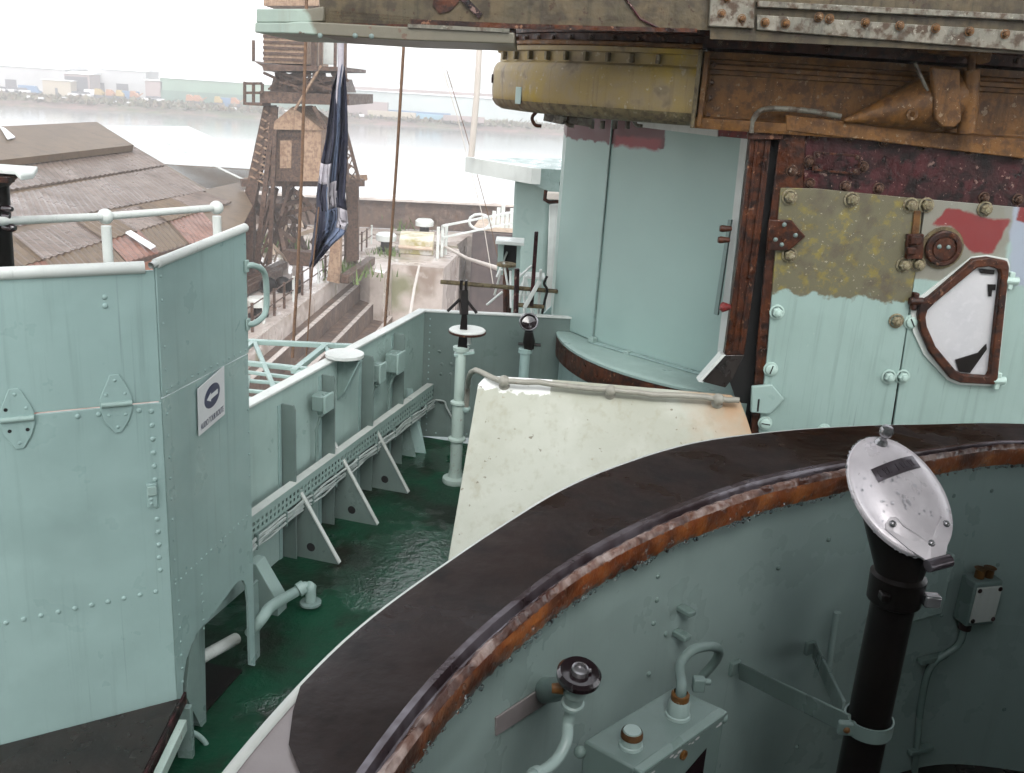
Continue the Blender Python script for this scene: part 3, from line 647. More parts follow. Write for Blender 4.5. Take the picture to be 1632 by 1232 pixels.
M['tower_face'] = paint('tower_paint_with_primer', (.27, .38, .35), .4, .14, .08, bump=.03, dark=.88)
_m = Mat('tower_face_paint', .4).base((.27, .38, .35)).vary((.29, .42, .385), 1.6, .4, .8, .7).vary((.30, .42, .385), 6, .5, .75, .3)\
    .patch((.085, .018, .02), [((0, 0, 1), 2.29), ((-1, 0, 0), -.885)], 1.0, amp=.10, soft=.006, nscale=9)\
    .patch((.22, .025, .03), [((0, 0, 1), 2.275), ((-1, 0, 0), -.86), ((0, 0, -1), -2.345), ((1, 0, 0), .6)], .9, amp=.08, soft=.012, nscale=9)\
    .chips((.5, .6, .56), 40, .73, .74, .5).bump(4, .12, .02, 2).roughvar(.3, .5, 4)
M['tower_face'] = _m.done()
pl = [Vector((2.2, 5.86, 0)), TA, TB, Vector((.28, 7.12, 0)), Vector((.28, 7.75, 0)), Vector((.9, 8.1, 0)), Vector((2.2, 8.1, 0))]
mb = MB(); mb.prism([q + UP * zt0 for q in pl], (0, 0, zt1 - zt0)); mb.build('shell', M['tower_face'], tw, bevel=.010, seg=3)
mb = MB(); mb.prism([TP.p(1183, 214, .003), TP.p(1194, 215, .003), TP.p(1150, 608, .003), TP.p(1140, 605, .003)], tnrm * .012); mb.build('edge_strip', M['white_paint'], tw)
mb = MB(); mb.tube([TB + UP * .887 + Vector((-.004, -.004, 0)), TB + UP * 2.46 + Vector((-.004, -.004, 0))], .0075, 8); mb.build('corner_edge_line', M['paint_dark'], tw, smooth=50)  # added dark bead, draws the corner edge in place of shading
for (x, y) in [(944, 541), (1000, 563), (1062, 585)]:
    c = TP.p(x, y, .03); mb = MB(); mb.box(c, .05, .05, .035, (tdir, tnrm, UP)); mb.build('foot_clip', M['paint_soft'], tw, bevel=.004)
mb = MB(); mb.prism([TB + tnrm * .002 + UP * .884, TA + tnrm * .002 + UP * .884, TA + tnrm * .05 + UP * .884, TB + tnrm * .05 + UP * .884], (0, 0, .008)); mb.build('foot_flange', M['paint'], tw)
bar = [TP.p(1163, 350, .06), TP.p(1168, 350, .06), TP.p(1146, 502, .06), TP.p(1140, 500, .06)]
mb = MB(); mb.prism(bar, tnrm * .02); mb.build('stop_bar', M['paint_dark'], tw)
mb = MB(); mb.prism([TP.p(1020, 188, .02), TP.p(1148, 205, .02), TP.p(1148, 218, .02), TP.p(1020, 202, .02)], tnrm * .03); hd = mb.build('head_strip', M['white_paint'], tw)
mb = MB(); mb.prism([TP.p(1149, 201, .02), TP.p(1200, 207, .02), TP.p(1200, 222, .02), TP.p(1149, 217, .02)], tnrm * .03); mb.build('head_strip', M['red'], tw)
# short pipes and clips hanging under the ring
for k, (x0, x1, y0, y1) in enumerate([(868, 900, 186, 192), (904, 945, 190, 196)]):
    mb = MB(); mb.bar(aty(x0, y0, 6.15), aty(x1, y1, 6.1), .04, .05); mb.build('clip_bar', M['cab_flange'], tw, bevel=.005)
for x in (851, 903, 1012):
    y = 190; mb = MB(); mb.tube(smoothpath([aty(x + 4, y - 12, 6.1), aty(x - 3, y - 2, 6.1), aty(x + 2, y + 9, 6.1), aty(x + 12, y + 11, 6.1)], 4), .011, 8); mb.build('hook', M['brown'] if x == 851 else M['cab_flange'], tw, smooth=50)
for x in (943, 960, 980, 1000):
    mb = MB(); c = aty(x, 200, 6.1); mb.tube([c + UP * .03, c - UP * .02], .016, 8); mb.build('bolt_end', M['cab_flange'], tw, smooth=50)

# ================================================================ ochre / umber turning ring
GC = Vector((1.33, 6.85, 0)); GR = 1.6
rg = thing('turning_ring', GC + UP * 2.44, 'flaking ochre and rust-brown ring beam above the green tower', 'ring')
def ringpt(deg, r, z): return GC + Vector((math.cos(RAD(deg)) * r, math.sin(RAD(deg)) * r, z))
def seg(prof, a0, a1, n=48):
    q = MB(); q.lathe(prof, GC, (0, 0, 1), n, a0, a1, xdir=(1, 0, 0)); return q
FA = 254.0
seg([(1.460, 2.47), (1.530, 2.476), (1.570, 2.497), (1.592, 2.53), (1.600, 2.57), (1.600, 2.70), (1.594, 2.735), (1.578, 2.762), (1.555, 2.775), (1.555, 2.83), (1.575, 2.835), (1.575, 2.86), (1.500, 2.865), (1.300, 2.865)], 120, FA).build('ochre_segment', M['ochre'], rg, smooth=25)
seg([(1.455, 2.466), (1.532, 2.472), (1.573, 2.494), (1.596, 2.529), (1.598, 2.535)], 120, FA).build('lower_edge', M['olive_edge'], rg, smooth=40)
seg([(1.575, 2.862), (1.590, 2.868), (1.590, 2.885), (1.575, 2.892)], 120, FA).build('top_rib', M['umber'], rg, smooth=40)
seg([(1.300, 2.86), (1.540, 2.875), (1.540, 2.93), (1.560, 2.935), (1.560, 2.96), (1.200, 2.97)], 120, 270, 60).build('upper_band', M['brown'], rg, smooth=30)
seg([(1.480, 2.46), (1.620, 2.46), (1.625, 2.475), (1.625, 2.515), (1.540, 2.525), (1.535, 2.535), (1.535, 2.74), (1.550, 2.745), (1.550, 2.765), (1.575, 2.77), (1.575, 2.79), (1.555, 2.80), (1.555, 2.815), (1.590, 2.82), (1.590, 2.855), (1.300, 2.865)], FA, 270, 10).build('umber_segment', M['umber'], rg, smooth=25)
for k, a in enumerate([196, 204, 211, 217.5, 223.5, 229, 234.5, 240, 245.5]):
    d = Vector((math.cos(RAD(a)), math.sin(RAD(a)), 0)); mb = MB(); mb.bar(ringpt(a, 1.575, 2.828), ringpt(a, 1.575, 2.778), .022, .03, d); mb.build('cleat', M['olive_edge'], rg, bevel=.004)
BLR = bolt_mesh('ring_bolt', .016, M['bolt_brown'])
for k in range(13):
    a = 190 + k * 5.6; d = Vector((math.cos(RAD(a)), math.sin(RAD(a)), 0)); inst(BLR, 'bolt', rg, on(ringpt(a, 1.542, 2.905), d, k))
for k in range(2):
    a = 262 + k * 5.2; d = Vector((math.cos(RAD(a)), math.sin(RAD(a)), 0)); inst(BLR, 'bolt', rg, on(ringpt(a, 1.542, 2.905), d, k))
# joint flange between the two segments
d = Vector((math.cos(RAD(FA)), math.sin(RAD(FA)), 0)); t_ = Vector((-d.y, d.x, 0))
mb = MB(); mb.box(ringpt(FA, 1.600, 2.66), .022, .10, .40, (t_, d, UP)); mb.build('joint_flange', M['olive_edge'], rg, bevel=.006)
mb = MB(); mb.box(ringpt(FA + 1.2, 1.590, 2.66), .028, .09, .385, (t_, d, UP)); mb.build('joint_flange', M['umber'], rg, bevel=.006)
for z in (2.53, 2.62, 2.70, 2.79): inst(BLR, 'bolt', rg, on(ringpt(FA + 2.3, 1.570, z), t_, z))
# pale patch and the dark end lug
a = 208.5; d = Vector((math.cos(RAD(a)), math.sin(RAD(a)), 0)); t_ = Vector((-d.y, d.x, 0))
mb = MB(); mb.box(ringpt(a, 1.601, 2.565), .075, .004, .10, (t_, d, UP)); mb.build('pale_plate', M['paint_soft'], rg, bevel=.002)
a = 186; d = Vector((math.cos(RAD(a)), math.sin(RAD(a)), 0)); mb = MB(); mb.lathe([(.03, 0), (.03, .01), (1e-4, .012)], ringpt(a, 1.600, 2.66), d, 12); mb.build('lug', M['brown_dark'], rg, smooth=40)

# the ring's straight continuation to the right
def strt(prof, name, mat):
    q = MB(); q.sheet([[Vector((x, GC.y - r, z)) for r, z in prof] for x in (GC.x - .001, 2.2, 3.0, 4.3)]); return q.build(name, mat, rg)
strt([(1.48, 2.46), (1.62, 2.46), (1.625, 2.475), (1.625, 2.515), (1.54, 2.525), (1.535, 2.535), (1.535, 2.74), (1.55, 2.745), (1.55, 2.765), (1.575, 2.77), (1.575, 2.79), (1.555, 2.80), (1.555, 2.815), (1.59, 2.82), (1.59, 2.855), (1.3, 2.865)], 'umber_beam', M['umber'])
strt([(1.3, 2.86), (1.54, 2.875), (1.54, 2.93), (1.56, 2.935), (1.56, 2.96), (1.2, 2.97)], 'upper_beam', M['brown'])
for k in range(9): inst(BLR, 'bolt', rg, on(Vector((1.55 + k * .2, GC.y - 1.542, 2.905)), Vector((0, -1, 0)), k))

# ================================================================ director housing on the right (front face Y = 5.3)
FY = 5.30
HP = Plane((0, FY, 0), (0, -1, 0)); HN = Vector((0, -1, 0))
dh = thing('director_housing', HP.p(1420, 720), 'bolted director housing of rust-brown frames and pale green plates at right', 'housing')
def hp(x, y, o=0.0): return HP.p(x, y, o)
def plate(poly, th, mat, name, parent, off=0.0, bevel=.003):
    q = MB(); q.prism([hp(x, y, off) for x, y in poly], HN * th); return q.build(name, mat, parent, bevel=bevel)
# body behind
mb = MB(); l_, r_ = hp(1205, 690), hp(1900, 300)
mb.prism([Vector((1.44, FY + .03, .55)), Vector((4.0, FY + .03, .55)), Vector((4.0, 8.0, .55)), Vector((1.7, 8.0, .55))], (0, 0, 1.9)); mb.build('body', M['brown_dark'], dh)
plate([(1205, 672), (1760, 728), (1756, 800), (1200, 745)], .02, M['paint_dark'], 'skirt', dh, -.03)
M['plate_ochre'] = Mat('half_stripped_plate', .4).base((.275, .38, .35)).vary((.225, .315, .285), 1.8, .4, .75, .8).streak((.18, .26, .23), .7, .52, .70).streak((.10, .14, .12), .7, .66, .76, (70, 70, .8))\
    .patch((.115, .105, .062), [((0, 0, 1), 1.60)], 1.0, amp=.16, soft=.008, nscale=10)
_z = _m
def ochre_over(mm):
    f = mm.half((0, 0, 1), 1.60, amp=.16, soft=.008, nscale=10)
    mm.over((.20, .16, .035), mm.mth('MULTIPLY', f, mm.ramp(mm.noise(16, 6, .65), .52, .64, 0, .9)))
    mm.over((.075, .06, .042), mm.mth('MULTIPLY', f, mm.ramp(mm.noise(6, 6, .65, off=(3, 1, 2)), .5, .68, 0, .9)))
    mm.over((.34, .32, .24), mm.mth('MULTIPLY', f, mm.ramp(mm.noise(45, 3, .6), .66, .69, 0, .8)))
    return mm.chips((.5, .6, .55), 55, .715, .73, .6).bump(5, .2, .02, 2).bump(120, .12, .0015).roughvar(.28, .5, 5)
M['plate_ochre'] = ochre_over(M['plate_ochre']).done()
xr = lambda x, y: hp(x, y).x
def hl(p1, p2, inside):
    """half-space of the face plane bounded by the line through two points, on the side of a third"""
    a, b, c = hp(*p1), hp(*p2), hp(*inside); d = b - a; n_ = Vector((-d.z, 0, d.x)).normalized()
    if (c - a).dot(n_) < 0: n_ = -n_
    return (tuple(n_), a.dot(n_))
_p = Mat('green_plate_with_red_primer', .4).base((.275, .38, .35)).vary((.225, .315, .285), 1.8, .4, .75, .8).streak((.20, .28, .25), .6, .52, .70).streak((.12, .16, .14), .6, .68, .74, (60, 60, 2.2))
_p.patch((.19, .185, .15), [hl((1440, 445), (1640, 440), (1540, 380)), hl((1470, 540), (1640, 340), (1480, 330))], 1.0, amp=.08, soft=.008, nscale=10)
_p.patch((.27, .31, .37), [hl((1598, 345), (1612, 470), (1640, 400)), hl((1580, 455), (1660, 452), (1640, 400))], .95, amp=.08, soft=.01, nscale=7)
_p.patch((.19, .19, .155), [hl((1610, 338), (1590, 450), (1570, 400)), hl((1440, 445), (1640, 440), (1540, 380)), hl((1500, 300), (1500, 450), (1560, 400))], .9, amp=.05, soft=.01, nscale=9)
_p.patch((.17, .018, .018), [hl((1480, 356), (1505, 331), (1560, 380)), hl((1505, 331), (1606, 352), (1560, 380)), hl((1604, 345), (1576, 405), (1540, 370)), hl((1578, 404), (1540, 398), (1560, 370)), hl((1540, 398), (1512, 360), (1560, 370)), ], 1.0, amp=.08, soft=.008, nscale=9)
_p.patch((.17, .018, .018), [hl((1480, 357), (1520, 358), (1500, 345)), hl((1480, 357), (1503, 331), (1515, 350)), hl((1505, 331), (1606, 352), (1560, 380)), hl((1530, 300), (1525, 400), (1500, 350))], 1.0, amp=.08, soft=.008, nscale=9)
_p.patch((.17, .018, .018), [hl((1616, 340), (1612, 352), (1640, 346)), hl((1612, 352), (1650, 358), (1640, 342))], 1.0, amp=.05, soft=.006, nscale=12)
M['plate_red'] = _p.chips((.5, .55, .5), 55, .715, .73, .5).bump(5, .2, .02, 2).bump(120, .12, .0015).roughvar(.28, .5, 5).done()
P1 = [(1243, 299), (1300, 300), (1469, 317), (1462, 400), (1412, 716), (1300, 702), (1208, 688), (1222, 560), (1232, 430)]
plate(P1, .018, M['plate_ochre'], 'left_plate', dh, .02)
P2 = [(1474, 317), (1760, 342), (1730, 745), (1416, 717)]
plate(P2, .018, M['plate_red'], 'right_plate', dh, .02)
plate([(1283, 212), (1760, 258), (1760, 345), (1470, 322), (1300, 305), (1279, 300)], .016, M['brown_dark'], 'upper_plate', dh, .006)
plate([(1243, 210), (1283, 212), (1279, 300), (1232, 430), (1222, 560), (1210, 690), (1196, 690), (1205, 560), (1222, 380)], .012, M['brown'], 'edge_post', dh, .012)
# outer post of the frame with its kicked foot
po = Plane((0, FY - .02, 0), (0, -1, 0))
mb = MB(); mb.prism([po.p(x, y) for x, y in [(1197, 205), (1231, 208), (1212, 380), (1186, 566), (1155, 566), (1180, 380)]], (0, .06, 0)); op = mb.build('outer_post', M['brown'], dh, bevel=.006)
for (x0, x1, y0, y1) in [(1206, 1168, 225, 560), (1222, 1178, 225, 560)]:
    mb = MB(); mb.bar(po.p(x0, y0, .006), po.p(x1, y1, .006), .012, .012, HN); mb.build('rib', M['brown'], op, bevel=.003)
mb = MB(); mb.prism([po.p(x, y) for x, y in [(1155, 566), (1186, 566), (1168, 604), (1156, 618), (1117, 608)]], (0, .08, 0)); mb.build('kicked_foot', M['wet_black'], op, bevel=.004)
mb = MB(); mb.prism([po.p(x, y, .0) for x, y in [(1150, 566), (1157, 566), (1120, 610), (1113, 608)]], (0, .08, 0)); mb.build('foot_edge', M['white_paint'], op)
plate([(1192, 195), (1248, 195), (1245, 222), (1190, 222)], .03, M['brown'], 'post_cap', dh, .02)
plate([(1213, 212), (1262, 212), (1206, 700), (1194, 700), (1160, 600), (1172, 566)], .006, M['dark_hole'], 'slot_shade', dh, -.05, 0)  # black sheet put behind the gap in place of its shade
for (x, y, m_) in [(1160, 365, 'brown'), (1157, 383, 'brown'), (1160, 490, 'red')]:
    mb = MB(); c = po.p(x, y, .0); mb.tube([c + Vector((.02, .02, 0)), c - Vector((.03, 0, 0)), c - Vector((.045, 0, 0))], [.014, .03 if m_ == 'red' else .02, .016], 12); mb.build('clamp_knob', M[m_], op, smooth=40)
# ochre shelf bar above the housing
mb = MB(); mb.prism([hp(x, y, .03) for x, y in [(1250, 183), (1760, 240), (1760, 268), (1249, 208)]], HN * .05); mb.build('shelf_bar', M['umber'], dh, bevel=.006)
# name tablet
tp_ = [(1297, 241), (1372, 247), (1370, 279), (1294, 272)]
o_ = plate(tp_, .012, M['brown_dark'], 'tablet', dh, .022, .006)
tin = [(1301, 245), (1368, 250), (1366, 275), (1298, 269)]
mb = MB(); mb.frame([hp(x, y, .034) for x, y in tp_], [hp(x, y, .034) for x, y in tin], HN * .004); mb.build('tablet_rim', M['brown'], o_, bevel=.001)
for (x, y) in [(1303, 247), (1366, 251), (1363, 273), (1300, 268)]: inst(bolt_mesh('screw', .011, M['bolt_brown'], True), 'screw', o_, on(hp(x, y, .035), HN, x))
BG = bolt_mesh('bolt', .034, M['bolt']); BO = bolt_mesh('bolt', .034, M['bolt_olive']); BS = bolt_mesh('bolt', .034, M['bolt'], True); BB = bolt_mesh('bolt', .025, M['bolt_brown'])
for k, (x, y, me) in enumerate([(1258, 314, BO), (1357, 318, BO), (1451, 327, BO), (1476, 327, BO), (1569, 333, BO), (1440, 422, BO), (1463, 421, BO), (1238, 497, BG), (1228, 588, BS), (1219, 674, BS),
                                (1313, 686, BS), (1405, 690, BO), (1428, 691, BG), (1428, 511, BO), (1452, 513, BS), (1416, 600, BG), (1438, 600, BG), (1258, 406, BO), (1536, 690, BG)]):
    inst(me, 'bolt', dh, on(hp(x, y, .038), HN, .3 + k * 1.7))
for k, (x, y) in enumerate([(1299, 201 + 14), (1354, 218), (1409, 226), (1470, 231), (1545, 238), (1620, 246), (1290, 292), (1347, 297), (1400, 300), (1568, 315), (1622, 318), (1289, 257), (1262, 272), (1375, 266)]):
    inst(BB, 'bolt', dh, on(hp(x, y, .022), HN, k))
# bracket plates
def fiveside(pts, mat, name):
    q = MB(); q.prism([hp(x, y, .038) for x, y in pts], HN * .03); return q.build(name, mat, dh, bevel=.006)
b1 = fiveside([(1197, 614), (1229, 611), (1248, 634), (1226, 658), (1195, 655)], M['paint_soft'], 'pale_bracket')
mb = MB(); mb.prism([hp(x, y, .0685) for x, y in [(1208, 636), (1211, 636), (1209, 656), (1206, 656)]], HN * .001); mb.build('slot', M['dark_hole'], b1)
b2 = fiveside([(1224, 349), (1260, 350), (1282, 376), (1256, 398), (1220, 398)], M['brown'], 'brown_bracket')
for (x, y) in [(1250, 358), (1236, 382), (1246, 390), (1268, 375)]: inst(RIVB, 'rivet', b2, on(hp(x, y, .068), HN))
bk = fiveside([(1443, 372), (1470, 372), (1468, 412), (1441, 412)], M['brown'], 'hinge_block')
mb = MB(); mb.bar(hp(1462, 336, .045), hp(1458, 374, .045), .035, .012, HN); mb.build('hinge_strap', M['umber'], bk)
mb = MB(); mb.box(hp(1459, 383, .08), .06, .03, .05); mb.box(hp(1452, 400, .08), .05, .03, .04); mb.build('hinge_lug', M['brown'], bk, bevel=.008)
# round boss
bc = hp(1501, 395, .038); bo = MB(); bo.lathe([(.098, 0), (.098, .03), (.09, .036), (.07, .036), (.068, .026), (.062, .026), (.06, .034), (1e-4, .036)], bc, HN, 32); bo_ = bo.build('round_boss', M['brown'], dh, smooth=30)
for k in range(2): inst(RIVB, 'screw', bo_, on(bc + HN * .035 + Vector((-.03 + k * .05, 0, .01)), HN))
mb = MB(); mb.frame([bc + Vector((math.cos(a) * .118, -.001, math.sin(a) * .118)) for a in [i * math.pi / 12 for i in range(24)]], [bc + Vector((math.cos(a) * .0985, -.001, math.sin(a) * .0985)) for a in [i * math.pi / 12 for i in range(24)]], HN * .006)
mb.build('boss_ring', M['olive_edge'], bo_)
# sighting window: frame, pane and catches
wo_ = [(1462, 480), (1478, 470), (1546, 411), (1570, 408), (1600, 414), (1603, 424), (1585, 600), (1580, 610), (1526, 607), (1510, 600), (1478, 560), (1462, 524), (1459, 500)]
wi_ = [(1474, 492), (1486, 480), (1552, 425), (1571, 423), (1588, 428), (1590, 436), (1573, 590), (1569, 597), (1531, 594), (1519, 588), (1487, 550), (1473, 518), (1471, 503)]
wn = thing('x', (0, 0, 0), 'x', 'x') if False else None
mb = MB(); mb.frame([hp(x, y, .038) for x, y in wo_], [hp(x, y, .038) for x, y in wi_], HN * .045); wf = mb.build('window_frame', M['brown'], dh, bevel=.008)
M['pane'] = Mat('clouded_window_pane', .25, coat=.3).base((.50, .50, .51)).vary((.42, .42, .44), 5, amt=.8).vary((.56, .56, .57), 20, .5, .7, .5).done()
mb = MB(); mb.prism([hp(x, y, .042) for x, y in wi_], HN * .004); mb.build('pane', M['pane'], wf)
ww = [(x + (x - 1530) * .07 + (-3 if x < 1500 else 0), y + (5 if y > 500 else -2)) for x, y in wo_]
mb = MB(); mb.frame([hp(x, y, .038) for x, y in ww], [hp(x, y, .038) for x, y in wo_], HN * .012); mb.build('gasket', M['white_paint'], wf, bevel=.003)
mb = MB(); mb.prism([hp(x, y, .047) for x, y in [(1522, 573), (1558, 562), (1571, 548), (1572, 556), (1545, 594), (1528, 592)]], HN * .008); mb.build('strut', M['black'], wf)
for pts in ([(1560, 428), (1584, 430), (1583, 437), (1562, 435)], [(1574, 453), (1586, 453), (1585, 462), (1580, 462), (1579, 472), (1575, 472)]):
    mb = MB(); mb.prism([hp(x, y, .047) for x, y in pts], HN * .01); mb.build('catch', M['black'], wf)
for (x, y, m_) in [(1609, 447, 'bolt'), (1588, 606, 'bolt'), (1457, 480, 'brown')]:
    mb = MB(); mb.tube([hp(x - 8, y, .06), hp(x + 14, y + 1, .06)], .024, 12); mb.box(hp(x, y, .05), .03, .05, .10); mb.build('window_hinge', M[m_], wf, bevel=.006)
# seam between the plates
# cone fairing, bracket and pipe above the shelf bar
cf = thing('cone_fairing', hp(1440, 205, .1), 'rust-tan cone fairing lying on the housing shelf under the ring', 'fairing')
ca, cb = hp(1345, 192, .10), hp(1480, 165, .05)
mb = MB(); mb.tube([ca, ca.lerp(cb, .3), ca.lerp(cb, .65), cb, cb + (cb - ca) * .35], [.008, .05, .105, .155, .16], 24); mb.build('cone', M['umber'], cf, smooth=50)
mb = MB(); mb.bar(hp(1458, 100, .16), hp(1481, 152, .16), .012, .02, HN); mb.build('edge_strip', M['cab_flange'], cf)
mb = MB(); mb.prism([hp(x, y, .16) for x, y in [(1480, 106), (1524, 110), (1526, 192), (1516, 203), (1496, 203), (1484, 190)]], HN * .05); mb.build('strap_plate', M['umber'], cf, bevel=.01)
mb = MB(); mb.tube([hp(1548, 112, .15), hp(1540, 212, .15)], .045, 16); mb.tube([hp(1548, 112, .15), hp(1549, 88, .15)], .02, 10); pp_ = mb.build('vertical_pipe', M['umber'], cf, smooth=40)
mb = MB(); mb.bar(hp(1468, 74, .12), hp(1540, 82, .12), .10, .06); mb.build('cross_block', M['umber'], cf, bevel=.01)
mb = MB(); mb.prism([hp(x, y, .10) for x, y in [(1530, 82), (1545, 66), (1566, 66), (1574, 84), (1570, 100), (1548, 104)]], HN * .06); mb.build('cheek', M['umber'], cf, bevel=.008)
mb = MB(); mb.lathe([(.03, 0), (.03, .012), (.015, .012)], hp(1453, 182, .20), HN, 14); mb.build('eye_ring', M['umber'], cf)
cnd = [hp(1197, 212, .06), hp(1200, 192, .06), hp(1212, 177, .06), hp(1235, 173, .06), hp(1290, 177, .06), hp(1340, 186, .06)]
mb = MB(); mb.tube(smoothpath(cnd, 5), .015, 10); tag(mb.build('bent_conduit', M['cab_flange'], smooth=50), 'thin grey conduit bending over the top of the brown post', 'conduit')

# ================================================================ overhead director cab
OY = 4.85
OP = Plane((0, OY, 0), (0, -1, 0))
oc = thing('overhead_cab', OP.p(1000, 40), 'weathered grey cab overhanging the ring along the top of the view', 'cab')
def ov(x, y, o=0.0): return OP.p(x, y, o)
mb = MB(); mb.prism([ov(510, 36), ov(820, 42), ov(1132, 48), ov(1132, -160), ov(505, -160)], (0, .02, 0)); mb.build('front_plate', M['cab'], oc)
mb = MB(); mb.prism([ov(1132, 62), ov(1760, 92), ov(1760, -160), ov(1132, -160)], (0, .02, 0)); mb.build('side_plate', M['cab'], oc)
z_ = ov(700, 36).z + .02
zz = ov(1300, 60).z
mb = MB(); mb.prism([Vector((-.9, OY + .03, 3.03)), Vector((4.2, OY + .03, 3.03)), Vector((4.2, 8.2, 3.03))] + [GC + Vector((math.cos(RAD(a)) * 1.6, math.sin(RAD(a)) * 1.6, 3.03)) for a in range(70, 226, 10)], (0, 0, .9)); mb.build('cab_body', M['brown_dark'], oc)
fl = [(1205, 24), (1305, 30), (1760, 58), (1760, 92), (1305, 56), (1205, 48)]
mb = MB(); mb.prism([ov(x, y, .002) for x, y in fl], HN * .02); mb.build('bolted_flange', M['cab_flange'], oc, bevel=.004)
mb = MB(); mb.prism([ov(x, y, .002) for x, y in [(1132, -20), (1200, -20), (1200, 46), (1128, 42)]], HN * .03); mb.build('corner_plate', M['cab_flange'], oc, bevel=.004)
mb = MB(); mb.prism([ov(x, y, .002) for x, y in [(1205, 2), (1760, 30), (1760, 40), (1205, 12)]], HN * .03); mb.build('upper_strip', M['cab_flange'], oc, bevel=.004)
BCAB = bolt_mesh('bolt', .0175, M['umber'])
for k, (x, y) in enumerate([(1219, 36), (1252, 38), (1305, 27), (1322, 30), (1379, 36), (1434, 41), (1491, 45), (1545, 50), (1602, 54), (1150, 22), (1158, -2), (1182, 30)]):
    inst(BCAB, 'bolt', oc, on(ov(x, y, .028), HN, k))
mb = MB(); mb.tube([ov(985, -20, .01), ov(1020, 30, .01), ov(1050, 45, .01)], .006, 6); mb.build('wire', M['brown_dark'], oc)
mb = MB(); mb.bar(ov(722, -20, .01), ov(766, 26, .01), .03, .01, HN); mb.build('strap', M['brown_dark'], oc)
mb = MB(); mb.prism([ov(x, y, .003) for x, y in [(694, -30), (728, -30), (732, 2), (718, 18), (700, 22), (690, 8)]], HN * .006); mb.build('rust_scab', M['brown'], oc)
mb = MB(); mb.prism([ov(x, y, .003) for x, y in [(655, 31), (820, 38), (1110, 46), (1110, 52), (820, 46), (655, 40)]], HN * .02); mb.build('edge_angle', M['brown'], oc)
# hanging side girder
gy = OY - .05; GP = Plane((0, gy, 0), HN)
gd = thing('cab_girder', GP.p(600, 60), 'pale green and grey-brown girder projecting left from the overhead cab', 'girder')
gm = Mat('girder_paint', .45).base((.25, .31, .265)).vary((.18, .23, .20), 4, .4, .7, .7)\
    .patch((.115, .105, .075), [((1, 0, .6), .63)], 1.0, amp=.10, soft=.01, nscale=5).streak((.16, .13, .09), .4).chips((.10, .05, .03), 18, .66, .69, .8).bump(30, .25, .004)
M['girder'] = gm.done()
mb = MB(); mb.prism([GP.p(x, y) for x, y in [(406, 36), (455, 36), (482, 34), (820, 52), (820, 70), (640, 64), (480, 54), (406, 52)]], (0, .9, 0)); mb.build('lower_flange', M['girder'], gd, bevel=.006)
mb = MB(); mb.prism([GP.p(x, y, -.02) for x, y in [(408, 14), (490, 14), (516, 10), (516, 34), (478, 36), (408, 36)]], (0, .9, 0)); mb.build('web', M['girder'], gd, bevel=.006)
mb = MB(); mb.prism([GP.p(x, y, -.05) for x, y in [(500, 12), (660, 28), (820, 38), (820, 54), (500, 36)]], (0, .5, 0)); mb.build('backing', M['brown'], gd)
mb = MB(); mb.prism([GP.p(x, y, .004) for x, y in [(650, 38), (812, 46), (812, 52), (650, 44)]], HN * .01); mb.build('chipped_strip', M['cab_flange'], gd)
for (x, y) in [(510, 57), (566, 57), (592, 58)]: inst(RIVB, 'rivet', gd, on(GP.p(x, y, .001), HN))

# ================================================================ farther parts of the ship
wgY = 10.5
wg = thing('bridge_wing', aty(800, 300, wgY), 'pale green wing platform jutting left behind the tower', 'platform')
A1, A2 = aty(742, 250, wgY + .6), aty(848, 268, wgY)
mb = MB(); mb.prism([A1, A2, A2 - UP * .17, A1 - UP * .17], (.1, .02, 0)); mb.build('edge_plate', M['white_paint'], wg)
mb = MB(); mb.prism([A1 + Vector((0, .005, -.01)), A2 + Vector((0, .005, -.01)), A2 + Vector((1.6, 1.0, -.01)), A1 + Vector((1.6, 1.3, -.01))], (0, 0, -.14)); mb.build('floor', M['paint_dark'], wg)
mb = MB(); mb.prism([A2 + Vector((.002, 0, 0)), aty(890, 270, wgY + .2), aty(892, 312, wgY + .2), A2 - UP * .17], (0, .02, 0)); mb.build('side_plate', M['paint_dark'], wg)
ss = thing('aft_superstructure', aty(850, 500, 11), 'tall pale blue-green deckhouse block behind the tower', 'deckhouse')
mb = MB(); mb.prism([aty(818, 285, 11.2), aty(874, 292, 11.0), aty(868, 520, 11.0), aty(808, 520, 11.2)], (1.2, 2.2, 0)); mb.build('block', M['paint_soft'], ss, bevel=.05, seg=3)
mb = MB(); mb.prism([aty(874, 325, 10.6), aty(900, 325, 10.6), aty(900, 520, 10.6), aty(868, 520, 10.6)], (.5, .5, 0)); mb.build('column', M['white_paint'], ss, bevel=.02)
mb = MB(); mb.tube([aty(870, 303, 10.5), aty(868, 318, 10.5), aty(875, 322, 10.5), aty(892, 321, 10.5)], .022, 10); mb.build('lamp_guard', M['brown'], ss, smooth=40)
mb = MB(); mb.box(aty(882, 312, 10.5), .14, .1, .08); mb.build('lamp_cover', M['rope_pale'], ss, bevel=.01)
mb = MB(); mb.bar(aty(836, 438, 10.3), aty(868, 440, 10.3), .3, .02); mb.build('ledge', M['white_paint'], ss)
mp = thing('signal_mast', aty(751, 248, 10.9), 'tall weathered pole standing on the tip of the wing platform', 'mast')
mb = MB(); mb.tube([aty(751, 250, 10.9), aty(760, 150, 10.9), aty(772, -60, 10.9)], [.036, .034, .03], 12); mb.build('pole', M['olive_edge'] if False else M['rope_pale'], mp, smooth=40)
